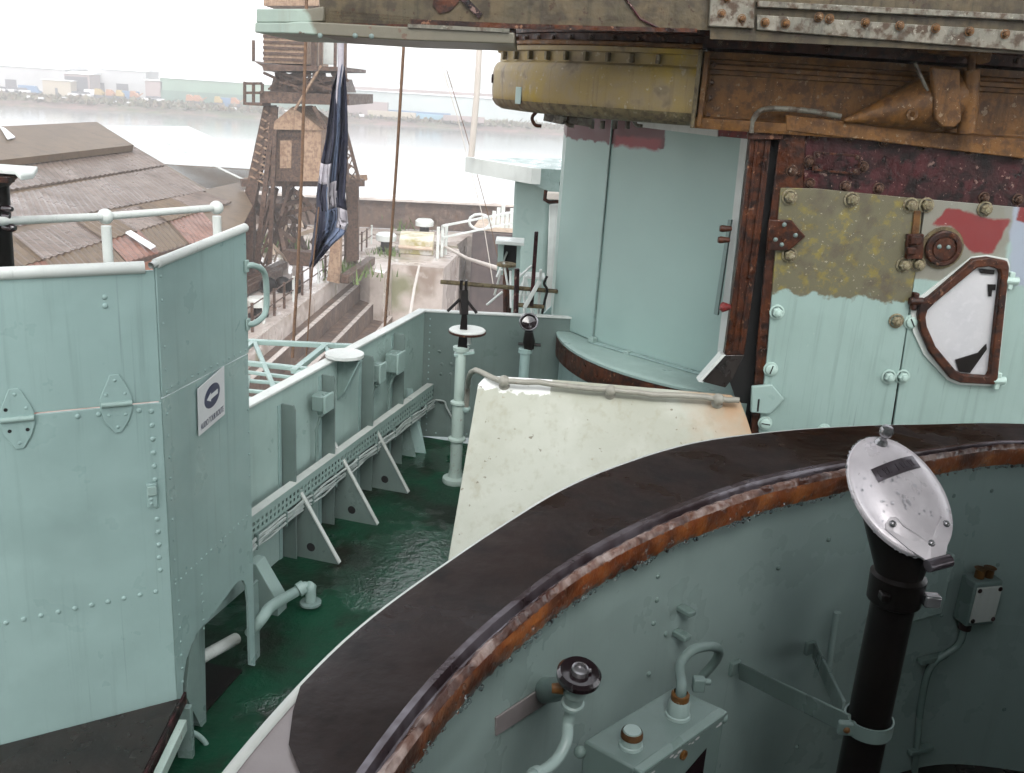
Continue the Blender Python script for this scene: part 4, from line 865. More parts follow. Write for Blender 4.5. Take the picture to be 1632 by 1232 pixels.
# light frames and clutter seen over the end of the bulwark
gY = 8.6
wk = thing('lattice_stand', aty(845, 500, gY), 'white tubular tripod frame behind the pipe guard', 'frame')
for (a, b) in [((837, 440), (822, 505)), ((837, 440), (850, 505)), ((836, 440), (836, 505)), ((826, 470), (845, 470))]:
    mb = MB(); mb.tube([aty(*a, gY), aty(*b, gY)], .014, 8); mb.build('tube', M['white_paint'], wk, smooth=40)
cbx = thing('wireless_cabinet', aty(815, 460, 10.0), 'pale green open-fronted cabinet left of the deckhouse block', 'cabinet')
ci = [(803, 390), (824, 392), (822, 430), (801, 428)]; co = [(794, 385), (830, 387), (828, 440), (792, 438)]
mb = MB(); mb.frame([aty(x, y, 10.0) for x, y in co], [aty(x, y, 10.0) for x, y in ci], (0, .25, 0)); mb.build('carcass', M['paint_soft'], cbx)
mb = MB(); mb.prism([aty(x, y, 10.2) for x, y in ci], (0, .02, 0)); mb.build('back', M['dark_hole'], cbx)
mb = MB(); mb.box(aty(813, 384, 10.05), .3, .35, .03); mb.build('lid', M['white_paint'], cbx)
rr = random.Random(3)
for k in range(9):
    x, y = 775 + rr.uniform(0, 55), 440 + rr.uniform(0, 55); yy = 9.5 + rr.uniform(-.6, .6)
    c = aty(x, y, yy); mb = MB(); L = rr.uniform(.15, .4); a = rr.uniform(-.8, .8)
    mb.tube([c, c + Vector((math.sin(a) * L, rr.uniform(-.2, .2), math.cos(a) * L))], .012, 8)
    tag(mb.build('stanchion_rod', M['white_paint'], smooth=40), 'thin pale rod among the clutter behind the pipe guard', 'rod', 'rods behind the pipe guard')
va = thing('valve_manifold', aty(805, 480, 9.6), 'rusty red valve spindle standing left of the deckhouse block', 'valve')
mb = MB(); mb.tube([aty(806, 500, 9.6), aty(806, 425, 9.6)], .03, 10); mb.tube([aty(812, 500, 9.6), aty(813, 430, 9.6)], .018, 8); mb.build('spindle', M['brown'], va, smooth=40)
mb = MB(); mb.lathe([(.10, 0), (.10, .03), (.02, .035)], aty(807, 424, 9.6), n=16); mb.build('valve_head', M['olive_edge'], va, smooth=40)
# green corner sheet right of the guard
mb = MB(); mb.prism([aty(900, 468, 7.5), aty(866, 500, 7.5), aty(862, 530, 7.5), aty(905, 545, 7.5)], (0, .03, 0)); tag(mb.build('corner_sheet', M['paint']), 'pale green corner sheet beside the foot of the tower', 'sheet')
# ================================================================ open bridge coaming around the viewer
CC = Vector((1.1, .9, 0)); ZR = 1.85
def polar(p): v = p - CC; return math.degrees(math.atan2(v.y, v.x)) % 360, math.hypot(v.x, v.y)
o_px = [(350, 1232), (450, 1117), (555, 1010), (640, 945), (720, 890), (810, 830), (900, 775), (1000, 735), (1100, 705), (1210, 690), (1340, 680), (1480, 677), (1632, 675)]
i_px = [(630, 1232), (690, 1145), (760, 1064), (850, 980), (930, 917), (1032, 862), (1150, 812), (1300, 768), (1400, 748), (1500, 731), (1632, 712)]
def prof_of(px, extra):
    L = [polar(atz(x, y, ZR)) for x, y in px] + extra; L.sort(); return L
OUT = prof_of(o_px, [(195, 1.48), (205, 1.60), (215, 1.84), (228, 2.02), (250, 2.1), (275, 2.0), (300, 1.85), (330, 1.75), (0, 1.7), (25, 1.65), (45, 1.58), (62, 1.52)])
INN = prof_of(i_px, [(200, 1.36), (212, 1.60), (228, 1.82), (250, 1.9), (275, 1.8), (300, 1.66), (330, 1.56), (0, 1.5), (25, 1.46), (45, 1.40), (62, 1.33)])
def rad_at(L, a):
    a %= 360; n = len(L)
    for i in range(n):
        a0, r0 = L[i]; a1, r1 = L[(i + 1) % n]; 
        if i == n - 1: a1 += 360
        aa = a if a >= L[0][0] else a + 360
        if a0 <= aa <= a1:
            t = (aa - a0) / max(1e-6, a1 - a0); rp_ = L[i - 1]; rn = L[(i + 2) % n]
            return r0 + (r1 - r0) * t
    return L[0][1]
NA = 240
def smoothed(L):
    r = [rad_at(L, 360 * i / NA) for i in range(NA)]
    for _ in range(5): r = [(r[i - 1] + 2 * r[i] + r[(i + 1) % NA]) / 4 for i in range(NA)]
    return r
RO, RI = smoothed(OUT), smoothed(INN)
def rr_(R, a): a = (a % 360) / 360 * NA; i = int(a) % NA; t = a - int(a); return R[i] * (1 - t) + R[(i + 1) % NA] * t
def cpt(i, k, z):   # k = 0 inner edge of the top .. 1 outer edge
    a = 2 * math.pi * i / NA; r = RI[i % NA] + (RO[i % NA] - RI[i % NA]) * k
    return CC + Vector((math.cos(a) * r, math.sin(a) * r, z))
def cin(i, dr, z):
    a = 2 * math.pi * i / NA; r = RI[i % NA] + dr; return CC + Vector((math.cos(a) * r, math.sin(a) * r, z))
def cout(i, dr, z):
    a = 2 * math.pi * i / NA; r = RO[i % NA] + dr; return CC + Vector((math.cos(a) * r, math.sin(a) * r, z))
def loopsheet(fn_list, i0=0, i1=NA):
    q = MB(); q.sheet([[f(i) for f in fn_list] for i in range(i0, i1 + 1)]); return q
cm = thing('bridge_coaming', CC + UP * .9, 'curved open-bridge coaming with dark wooden ledge and varnished lip in the foreground', 'coaming')
M['ledge'] = Mat('wet_dark_wood_ledge', .4, spec=.22).base((.011, .0045, .003)).vary((.018, .008, .0055), 5, .4, .7).vary((.005, .0025, .002), 14, .5, .7)\
    .over((.10, .085, .08), None or 0.0)
_l = M['ledge']; _l.over((.11, .09, .085), _l.mth('MULTIPLY', _l.ramp(_l.noise(1, 3, .6, (18, 90, 1)), .64, .74), _l.ramp(_l.noise(2.5, 2), .5, .62, 0, .8))).roughvar(.10, .55, 3.5, .38, .62).bump(24, .35, .004).bump(110, .25, .0015); M['ledge'] = _l.done()
M['worn_lip'] = Mat('worn_bare_lip', .35).base((.17, .085, .06)).vary((.36, .27, .24), 22, .45, .6).vary((.06, .02, .012), 12, .48, .58, .95).bump(50, .6, .005).bump(14, .5, .01).roughvar(.12, .5, 20).done()
M['varnish'] = Mat('varnished_orange_wood', .28, coat=.6).base((.24, .062, .015)).vary((.40, .13, .032), 12, .45, .65).vary((.06, .014, .006), 7, .44, .60, .95).vary((.36, .2, .12), 40, .64, .7, .7)\
    .bump(60, .6, .004).bump(18, .4, .006).done()
M['grey_wet'] = Mat('wet_painted_metal_ledge', .22).base((.30, .27, .27)).vary((.22, .19, .19), 5).bump(9, .2, .01).bump(60, .2, .002).done()
M['gutter'] = Mat('wet_metal_gutter', .2, .35).base((.15, .135, .155)).vary((.05, .035, .04), 10, .42, .6).bump(30, .4, .004).done()
# inner wall, outer wall
loopsheet([lambda i: cin(i, .035, .9), lambda i: cin(i, .035, ZR - .02), lambda i: cin(i, .05, ZR - .02)]).build('inner_wall', M['paint_wall'], cm, smooth=60)
loopsheet([lambda i: cout(i, -.02, ZR - .015), lambda i: cout(i, -.02, 0.0)]).build('outer_wall', M['paint'], cm, smooth=60)
# white outer bead
loopsheet([lambda i: cout(i, -.022, ZR - .014), lambda i: cout(i, -.004, ZR - .016), lambda i: cout(i, .002, ZR - .006), lambda i: cout(i, -.003, ZR + .001), lambda i: cout(i, -.013, ZR + .0015), lambda i: cout(i, -.016, ZR - .003)]).build('outer_bead', M['white_paint'], cm, smooth=60)
# dark ledge: from angle range; the left end is bare metal with a ragged edge of the dark layer
def ang_i(px, py): return polar(atz(px, py, ZR))[0] / 360 * NA
LE = ang_i(440, 1150)
i_end = int(round(LE))
W0, W1 = .205, .955                          # dark wood spans these fractions of the width
loopsheet([lambda i: cpt(i, .22, ZR - .004), lambda i: cpt(i, .98, ZR - .004)]).build('metal_ledge', M['grey_wet'], cm, smooth=60)
rg_ = random.Random(11)
i_a = -40
mbw = MB(); rows = []
for i in range(i_a, i_end + 14):
    ks = [W0 - .02, W0, .5, .72, .86, W1, W1 + .008]
    zs = [ZR - .003, ZR + .003, ZR + .004, ZR + .004, ZR + .004, ZR + .003, ZR - .003]
    row = []
    for k_, z in zip(ks, zs):
        # the outer part of the ledge ends earlier: ragged broken end
        lim = i_end - 1.5 + 9.0 * max(0, (.93 - k_)) ** .8 + .35 * math.sin(k_ * 37)
        row.append(cpt(0, 0, 0) if False else (min(i, lim), k_, z))
    rows.append(row)
def cptf(i, k, z):
    i0 = math.floor(i); t = i - i0; return cpt(i0, k, z).lerp(cpt(i0 + 1, k, z), t)
mbw.sheet([[cptf(*c) for c in r] for r in rows]); mbw.build('wooden_ledge', M['ledge'], cm, smooth=40)
# gutter strip, groove, worn lip top, varnished inner face
loopsheet([lambda i: cpt(i, .20, ZR - .004), lambda i: cpt(i, .20, ZR + .007), lambda i: cpt(i, .145, ZR + .008), lambda i: cpt(i, .125, ZR - .006), lambda i: cpt(i, .07, ZR - .008)]).build('metal_strip', M['gutter'], cm, smooth=40)
def jag(i, s, a): return a * (math.sin(i * 2.1 * s) + math.sin(i * 3.7 * s + 1) + .7 * math.sin(i * 7.3 * s)) / 2.7
NF = 3
def fine(fn_list):
    q = MB(); q.sheet([[f(j / NF) for f in fn_list] for j in range(NA * NF + 1)]); return q
def cinf(i, dr, z):
    i0 = math.floor(i); t = i - i0; return cin(i0, dr, z).lerp(cin(i0 + 1, dr, z), t)
fine([lambda i: cptf(i, .085, ZR - .010), lambda i: cptf(i, .08 + jag(i, 1, .012), ZR + .003 + jag(i, 1.7, .001)), lambda i: cptf(i, .04, ZR + .008 + jag(i, 2.3, .0025)), lambda i: cinf(i, .004 + jag(i, 1.3, .0025), ZR + .004 + jag(i, 2.9, .0015)), lambda i: cinf(i, .0005 + jag(i, 2.7, .001), ZR - .004 + jag(i, 1.9, .003))]).build('worn_lip', M['worn_lip'], cm, smooth=50)
fine([lambda i: cinf(i, .0006, ZR - .002), lambda i: cinf(i, -.001 + jag(i, 2.2, .0015), ZR - .016), lambda i: cinf(i, .001, ZR - .032), lambda i: cinf(i, .004 + jag(i, 1.9, .002), ZR - .044 + jag(i, 2.5, .002)), lambda i: cinf(i, .016, ZR - .049), lambda i: cinf(i, .036, ZR - .049)]).build('varnished_lip', M['varnish'], cm, smooth=50)
# water drops hanging under the lip and lying on it
M['water'] = Mat('water_drop', .02).base((.85, .88, .9)).done()
_w = D.materials['water_drop'].node_tree.nodes['Principled BSDF']; _w.inputs['Transmission Weight'].default_value = 1.0; _w.inputs['IOR'].default_value = 1.33
mb = MB(); rg_ = random.Random(5)
for k in range(330):
    i = rg_.uniform(44, 128); r = rg_.uniform(.0022, .0042); mb.ball(cinf(i, .004 + rg_.uniform(-.002, .01), ZR - .048 - r * .4), r, 5, sz=1.25)
for k in range(300):
    i = rg_.uniform(44, 128); z = rg_.uniform(-.042, -.004); r = rg_.uniform(.0012, .003); mb.ball(cinf(i, -.001, ZR + z), r, 5, sz=1.3)
dr = mb.build('water_drops', M['water'], cm, smooth=80); dr['kind'] = 'stuff'
# bridge floor inside
mb = MB(); mb.add([cin(i, .04, .9) for i in range(NA)], [tuple(range(NA))]); tag(mb.build('bridge_floor', M['wet_black'], origin=CC + UP * .9), kind='structure')
# where a line of sight meets the inner wall
def wall(px, py, off=0.0):
    d = ray(px, py); t = .4
    while t < 6:
        p = EYE + d * t; a, r = polar(p)
        if r > rr_(RI, a) + .035 - off and p.z < ZR: break
        t += .002
    a = RAD(a); e = RAD(2); p0 = CC + Vector((math.cos(a - e), math.sin(a - e), 0)) * (rr_(RI, math.degrees(a - e))); p1 = CC + Vector((math.cos(a + e), math.sin(a + e), 0)) * (rr_(RI, math.degrees(a + e)))
    tg = (p1 - p0).normalized(); n = Vector((-tg.y, tg.x, 0)); n = n if n.dot(CC - p) > 0 else -n
    return p, n, tg
# small rivets and lugs on the inner wall
wr = dome_mesh('rivet', .006, .005, M['paint_dark'], 8)
for (x, y) in [(1048, 918), (1046, 956), (1041, 993), (1033, 1074), (1500, 980), (1440, 900), (1520, 790), (1580, 782), (1060, 1010), (1270, 1190), (1590, 900), (1240, 905), (1320, 860), (1600, 1130)]:
    p, n, t = wall(x, y); inst(wr, 'rivet', cm, on(p, n))
for (x, y) in [(1083, 967), (1076, 1006)]:
    p, n, t = wall(x, y); mb = MB(); mb.bar(p, p + n * .035, .022, .012); mb.build('lug', M['paint_dark'], cm, bevel=.003)
# grey label strip
p0, n0, t0 = wall(790, 1158); p1 = wall(872, 1090)[0]; p2 = wall(872, 1120)[0]; p3 = wall(790, 1172 + 10)[0]
mb = MB(); mb.prism([wall(788, 1143)[0], wall(872, 1088)[0], wall(872, 1118)[0], wall(788, 1172)[0]], n0 * .004); tag(mb.build('label_strip', M['grey_wet'], bevel=.001), 'blank grey metal label strip on the inner wall left of the black knob', 'label strip')

# ---- knob valve with bent conduit
kc = aty(922, 1078, 1.13)
kv = thing('knob_valve', kc - UP * .12, 'black round knob on a pale green valve body with bent conduit', 'valve')
ka = Vector((.06, -.22, .97)).normalized()
mb = MB(); mb.lathe([(.010, -.008), (.027, -.006), (.0315, -.001), (.0315, .006), (.027, .011), (.017, .010), (.012, .0085), (1e-4, .0085)], kc, ka, 28); mb.build('knob', M['blackgloss'], kv, smooth=40)
mb = MB(); mb.lathe([(.013, .008), (.012, .016), (.009, .017), (.008, .012), (1e-4, .012)], kc, ka, 16); mb.tube([kc + ka * .011 + CR * .012, kc + ka * .011 + CR * .016], .003, 6); mb.build('hub', M['steel'], kv, smooth=40)
mb = MB(); mb.lathe([(.017, -.008), (.0175, -.032), (.0145, -.036), (.0135, -.050), (.0165, -.052), (.0165, -.058), (.009, -.062)], kc, ka, 20); bd = mb.build('valve_body', M['paint_wall'], kv, smooth=35)
p, n, t = wall(868, 1100); mb = MB(); q = kc - ka * .022
mb.tube([q, q.lerp(p, .55), q.lerp(p, .6), p], [.013, .013, .019, .022], 14); mb.build('side_port', M['paint_fit'], kv, smooth=40)
mb = MB(); mb.tube([kc - ka * .024 - CR * .018, kc - ka * .024 - CR * .034], [.009, .007], 10); mb.build('gland', M['umber'], kv, smooth=40)
q0 = kc - ka * .058
cpath = [q0, q0 - UP * .03 - CR * .004, aty(903, 1180, 1.12), aty(888, 1210, 1.10), aty(860, 1232, 1.07), aty(800, 1262, 1.0)]
mb = MB(); mb.tube(smoothpath(cpath, 6), .0085, 12); mb.build('conduit', M['paint_wall'], kv, smooth=50)
mb = MB(); mb.tube([aty(858, 1233, 1.068), aty(850, 1237, 1.06)], .012, 10); mb.build('conduit_coupling', M['paint_wall'], kv, smooth=40)

# ---- junction box with two caps and a hooped conduit
ja = aty(925, 1185, 1.12); 
jn = wall(1050, 1150)[1]; jt = Vector((-jn.y, jn.x, 0)); jt = jt if jt.x > 0 else -jt
T_l, T_r = aty(922, 1180, 1.17), aty(1118, 1066, 1.44)
zt = .5 * (T_l.z + T_r.z); 
def jz(x, y): return atz(x, y, zt)
TL, TR, BR_, BL_ = jz(930, 1180), jz(1075, 1093), jz(1150, 1128), jz(1012, 1225)
jb = thing('junction_box', (TL + BR_) / 2 - UP * .14, 'pale green junction box with two round caps and a hooped conduit on the inner wall', 'junction box')
mb = MB(); mb.prism([TL, TR, BR_, BL_], (0, 0, -.14)); mb.build('housing', M['paint_fit'], jb, bevel=.004)
fn = (BR_ - BL_).cross(UP).normalized(); fn = fn if fn.y < 0 else -fn
mb = MB(); mb.prism([BL_ + fn * .002 - UP * .012, BR_ + fn * .002 - UP * .012, BR_ + fn * .002 - UP * .15, BL_ + fn * .002 - UP * .15], fn * .006); cv = mb.build('front_cover', M['paint_fit'], jb, bevel=.002)
mb = MB(); mb.bar(BL_ - UP * .004 + fn * .004, BR_ - UP * .004 + fn * .004, .016, .007); mb.build('cover_edge', M['paint_dark'], jb, bevel=.002)
rr = random.Random(2)
for k in range(12):
    c = BL_.lerp(BR_, rr.uniform(.08, .95)) + fn * .0082 - UP * rr.uniform(.014, .022); mb = MB(); r = rr.uniform(.002, .005); mb.prism([c + (BR_ - BL_).normalized() * r * math.cos(a) * 1.6 + UP * r * .6 * math.sin(a) for a in [0, .9, 1.9, 3, 4, 5.2]], fn * .0004); mb.build('paint_chip', M['sign_white'], cv)
mb = MB(); c = BL_.lerp(BR_, .5) - UP * .028 + fn * .008; mb.lathe([(.008, 0), (.008, .004), (.0055, .0045), (.005, .002), (1e-4, .002)], c, fn, 14); mb.build('cover_screw', M['umber'], cv, smooth=40)
mb = MB(); mb.prism([BL_.lerp(BR_, .55) - UP * .07 + fn * .0085, BL_.lerp(BR_, .8) - UP * .05 + fn * .0085, BL_.lerp(BR_, .8) - UP * .12 + fn * .0085, BL_.lerp(BR_, .55) - UP * .12 + fn * .0085], fn * .001); mb.build('label', M['blackgloss'], cv)
for k, (q, s) in enumerate([(TR, -1), (BR_, 1), (TL, 1)]):
    mb = MB(); mb.ball(q - UP * .02 + (q - (TL + BR_) / 2).normalized() * .004, .010, 8); mb.build('lug', M['paint_dark'], jb, smooth=60)
def cap(c, r, h, mat): 
    q = MB(); q.lathe([(r * 1.15, 0), (r * 1.1, h * .15), (r, h * .2), (r * .95, h * .8), (r * .8, h), (1e-4, h * 1.02)], c, UP, 22); return q.build('cap', mat, jb, smooth=35)
c1 = jz(1005, 1188); cap(c1, .0165, .028, M['paint_wall'])
mb = MB(); mb.lathe([(.0168, .016), (.0168, .022), (.0150, .0265)], c1, UP, 20); mb.build('cap_band', M['umber'], jb, smooth=40)
c2 = jz(1080, 1140); cap(c2, .018, .03, M['paint_wall'])
hp_ = [c2 + UP * .028, c2 + UP * .055, aty(1084, 1060, 1.36), aty(1103, 1037, 1.38), aty(1130, 1030, 1.41), aty(1146, 1036, 1.45), aty(1140, 1054, 1.47), aty(1120, 1078, 1.48), aty(1112, 1096, 1.48)]
mb = MB(); mb.tube(smoothpath(hp_, 6), .0085, 12); mb.build('hooped_conduit', M['paint_fit'], jb, smooth=50)
mb = MB(); mb.lathe([(.011, .02), (.0145, .022), (.0145, .04), (.011, .044)], c2, UP, 18); mb.build('collar', M['umber'], jb, smooth=40)
mb = MB(); k = jz(1112, 1100); mb.box(k + UP * .012, .02, .016, .024); mb.tube([k + UP * .016, k + UP * .016 + CR * .02], .006, 8); mb.build('clamp', M['paint_fit'], jb, bevel=.002)

# ---- stay bracket and black voice pipe
vY = 1.36
def vp(x, y, dy=0.0): return aty(x, y, vY + dy)
pc0 = vp(1392, 1110)
def vax(z): return Vector((pc0.x, pc0.y, z))
wpt1, wn1, _ = wall(1168, 1062); wpt2, wn2, _ = wall(1288, 1030)
br_ = thing('stay_bracket', wpt1, 'pale green two-armed stay bracket clamping the black voice pipe to the wall', 'bracket')
zs = vp(1360, 1150).z
strap_c = vax(zs)
mb = MB()
for (z0, z1) in [(-.013, .013)]: mb.lathe([(.0375, z0), (.0405, z0), (.0405, z1), (.0375, z1), (.0375, z0)], strap_c, UP, 30)
mb.build('strap', M['paint_fit'], br_, smooth=30)
sa = strap_c + Vector((-.04, .0, .004)); 
for (wp_, wn_) in ((wpt1, wn1), (wpt2, wn2)):
    e_ = strap_c + Vector((-.036, -.016 if wp_ is wpt1 else .02, .004)); k_ = wp_ + wn_ * .02
    mb = MB(); mb.bar(k_, e_, .006, .036); mb.build('arm', M['paint_frame'], br_, bevel=.002)
    mb = MB(); mb.box(wp_ + wn_ * .006, .03, .012, .034, (Vector((-wn_.y, wn_.x, 0)), wn_, UP)); mb.build('pad', M['paint_dark'], br_, bevel=.003)
p1_, n1_, _ = wall(1240, 1045)
mb = MB(); mb.box(strap_c + Vector((-.042, -.018, 0)), .03, .012, .026); mb.build('clamp_ear', M['paint_fit'], br_, bevel=.004)
inst(dome_mesh('bolt', .006, .005, M['umber']), 'bolt', br_, on(strap_c + Vector((-.044, -.0245, 0)), Vector((0, -1, 0))))
vo = thing('voice_pipe', vax(.9), 'black voice pipe topped by a tilted silver oval lid with a name tablet', 'voice pipe')
# lid frame
lc = vp(1424, 795, .02)
P_a, P_b = vp(1384, 697, .11), vp(1487, 886, -.045)
Q_a, Q_b = vp(1367, 822, -.005), vp(1487, 768, .055)
lc = (P_a + P_b) / 2
Lx = (P_b - P_a); LR = Lx.length / 2; Lx.normalize()
Sx = (Q_b - Q_a); SR = Sx.length / 2; Sx = (Sx - Lx * Sx.dot(Lx)).normalized()
Ln = Sx.cross(Lx); Ln = Ln if Ln.dot(EYE - lc) > 0 else -Ln
def lid(u, v, h=0.0): return lc + Lx * (u * LR) + Sx * (v * SR) + Ln * h
ztop = lc.z - .075
mb = MB(); mb.lathe([(.034, 0), (.034, ztop - .9 - .10), (.042, ztop - .9 - .095), (.0435, ztop - .9 - .05), (.036, ztop - .9 - .045)], vax(.9), n=26); mb.build('pipe', M['black'], vo, smooth=35)
g_ = []
ctr0 = vax(ztop - .05)
for s_ in range(7):
    t = s_ / 6; row = []
    for j in range(29):
        a = 2 * math.pi * j / 28; e = lid(.86 * math.cos(a), .86 * math.sin(a), -.006)
        b_ = ctr0 + (Lx * math.cos(a) + Sx * math.sin(a)) * .036; b_.z = ctr0.z; 
        bb = ctr0 + Vector(((Lx * math.cos(a) + Sx * math.sin(a)).x, (Lx * math.cos(a) + Sx * math.sin(a)).y, 0)).normalized() * .036
        s3 = t * t * (3 - 2 * t); row.append(bb.lerp(e, s3))
    g_.append(row)
mb = MB(); mb.sheet(g_); mb.build('mouthpiece', M['black'], vo, smooth=60)
M['lid'] = Mat('dull_silver_lid', .34, .2).base((.74, .70, .73)).vary((.60, .56, .59), 14, .4, .7).chips((.30, .27, .28), 60, .68, .72, .5).roughvar(.24, .5, 18).bump(90, .15, .0015).done()
g_ = []
for s_ in range(13):
    t = s_ / 12; row = []
    for j in range(49):
        a = 2 * math.pi * j / 48; rd = [0.001, .15, .3, .45, .58, .7, .8, .88, .93, .95, .985, 1.0, 1.0][s_]; h = [.020, .0198, .019, .0172, .015, .0118, .0082, .0045, .002, .0015, .0015, -.0005, -.006][s_]
        row.append(lid(rd * math.cos(a), rd * math.sin(a), h))
    g_.append(row)
mb = MB(); mb.sheet(g_); ld = mb.build('lid', M['lid'], vo, smooth=50)
def hgt(u, v):
    r = math.hypot(u, v); return .020 * max(0, 1 - (r / .95) ** 2) + .0015
kb = lid(-.84, .16, hgt(.84, .16)); ku = (Ln * .8 + UP * .6).normalized()
mb = MB(); mb.lathe([(.012, -.003), (.010, .004), (.006, .008), (.006, .016), (.010, .020), (.0115, .028), (.009, .034), (1e-4, .036)], kb, ku, 18); mb.build('lid_knob', M['steel'], ld, smooth=50)
tb_ = []
nm = 24
def tab(s, t, h):   # tablet follows the dome; s along the tablet, t across
    u, v = -.36 + .02 * s + t * .115, .1 + s * .56; u -= .22 * (s * .5) * .6; return lid(u, v, hgt(u, v) + h)
rows = [[tab(-1 + 2 * i / nm, tt, hh) for i in range(nm + 1)] for tt, hh in ((-1, -.001), (-1, .0025), (-.8, .0028), (.8, .0028), (1, .0025), (1, -.001))]
mb = MB(); mb.sheet(rows); tbo = mb.build('name_tablet', M['gutter'], ld, smooth=40)
# worn raised marks of the tablet (too worn to read in the photograph)
for k in range(9):
    s_ = -.78 + k * .195; mb = MB()
    if k in (3,): continue
    a_, b_ = tab(s_ - .04, -.45, .0032), tab(s_ + (.03 if k % 2 else -.04), .5, .0032); mb.bar(a_, b_, .0018, .0014, Ln)
    if k % 3 != 1: mb.bar(tab(s_ - .03, -.4 if k % 2 else .4, .0032), tab(s_ + .05, -.4 if k % 2 else .45, .0032), .0014, .0014, Ln)
    if k % 2: mb.bar(tab(s_ + .05, -.4, .0032), tab(s_ + .05, .45, .0032), .0016, .0014, Ln)
    mb.build('worn_mark', M['gutter'], tbo)
# hinge strap: a Y shaped plate at the lower end
def hs(u, v, h=.002): return lid(u, v, max(0.0, hgt(u, v)) + h)
ys = [(.40, -.70), (.34, -.58), (.36, -.48), (.52, -.40), (.66, -.20), (.70, .05), (.64, .28), (.52, .52), (.56, .62), (.66, .62), (.86, .44), (1.02, .26), (1.17, .22), (1.17, -.22), (1.03, -.24), (.82, -.46), (.58, -.66), (.47, -.74)]
mb = MB(); nP = len(ys)
vs = [hs(u, v, .003) for u, v in ys] + [hs(u, v, -.001) for u, v in ys]
ce = len(vs); vs += [hs(.86, .0, .004)]
mb.add(vs, [(i, (i + 1) % nP, ce) for i in range(nP)] + [(i, i + nP, (i + 1) % nP + nP, (i + 1) % nP) for i in range(nP)]); hsp = mb.build('hinge_strap', M['lid'], ld)
for (u, v) in [(.44, -.58), (.84, .03), (.62, .56)]: inst(dome_mesh('rivet', .006, .0045, M['steel']), 'rivet', hsp, on(hs(u, v, .003), Ln))
mb = MB(); c0, c1 = lid(1.13, -.26, .004), lid(1.13, .26, .004); mb.tube([c0, c1], .010, 14); mb.build('hinge_barrel', M['gutter'], hsp, smooth=40)
# head fittings
h0 = vax(ztop - .075)
mb = MB(); mb.box(h0 + Vector((.045, -.03, .0)), .026, .02, .02); mb.build('clamp_block', M['steel'], vo, bevel=.003)
mb = MB(); mb.box(h0 + Vector((-.03, -.03, .002)), .014, .02, .014); mb.build('clamp_block', M['black'], vo, bevel=.003)
# water drops on the lid
mb = MB(); rg_ = random.Random(9)
for k in range(70):
    a = rg_.uniform(0, 6.28); r = math.sqrt(rg_.uniform(.02, .85)); u, v = r * math.cos(a), r * math.sin(a); rad = rg_.uniform(.0012, .0036)
    mb.lathe([(rad, 0), (rad * .8, rad * .35), (rad * .4, rad * .5), (1e-5, rad * .55)], lid(u, v, hgt(u, v) - .0003), Ln, 8)
for k in range(40):
    a = rg_.uniform(2.5, 6.0); rad = rg_.uniform(.0015, .003); mb.ball(lid(math.cos(a), math.sin(a), -.003), rad, 5)
dq = mb.build('water_drops', M['water'], ld, smooth=80); dq['kind'] = 'stuff'

# ---- small box with cover plate beyond the voice pipe, and its cable
p, n, t = wall(1545, 945); t = t if t.x > 0 else -t
sb = thing('terminal_box', p - UP * .07, 'small wall box with pale grey cover plate right of the voice pipe', 'terminal box')
c = p + n * .03
mb = MB(); mb.box(c, .085, .05, .125, (t, n, UP)); mb.build('housing', M['paint_fit'], sb, bevel=.004)
mb = MB(); mb.box(c + n * .028, .074, .006, .10, (t, n, UP)); cv = mb.build('cover_plate', M['white_paint'], sb, bevel=.002)
for a in (-1, 1):
    for b in (-1, 1): inst(dome_mesh('screw', .0065, .004, M['brown_dark']), 'screw', cv, on(c + n * .031 + t * a * .031 + UP * b * .043, n))
for a in (-.012, .016):
    mb = MB(); mb.tube([c + t * a + UP * .06, c + t * a + UP * .085, c + t * a + UP * .088], [.012, .012, .016], 12); mb.build('gland', M['umber'], sb, smooth=40)
mb = MB(); mb.tube([c - t * .02 - UP * .06, c - t * .02 - UP * .085], .016, 12); mb.build('gland', M['brown_dark'], sb, smooth=40)
k0 = c - t * .02 - UP * .085
mb = MB(); mb.tube(smoothpath([k0, k0 - UP * .05 - t * .01, wall(1485, 1060, .015)[0], wall(1470, 1110, .012)[0], wall(1462, 1180, .012)[0], wall(1452, 1300, .012)[0]], 5), .009, 10); mb.build('cable', M['paint_dark'], sb, smooth=50)
mb = MB(); q, qn, qt = wall(1480, 1045); mb.box(q + qn * .012, .09, .02, .016, (qt, qn, UP)); mb.build('cable_clip', M['paint_dark'], sb, bevel=.003)
mb = MB(); q, qn, qt = wall(1462, 1190); mb.box(q + qn * .012, .08, .02, .016, (qt, qn, UP)); mb.build('cable_clip', M['paint_dark'], sb, bevel=.003)
# back plate behind the voice pipe
p, n, t = wall(1455, 930); t = t if t.x > 0 else -t
mb = MB(); mb.box(p + n * .02, .17, .04, .17, (t, n, UP)); tag(mb.build('backing_box', M['paint_wall'], bevel=.008), 'pale-edged green box on the wall right behind the voice pipe head', 'box')
mb = MB(); mb.tube([wall(1330, 1000, .02)[0] + UP * .04, wall(1318, 1090, .02)[0]], .008, 10); tag(mb.build('wall_conduit', M['paint_wall'], smooth=40), 'thin vertical conduit on the wall left of the voice pipe', 'conduit')

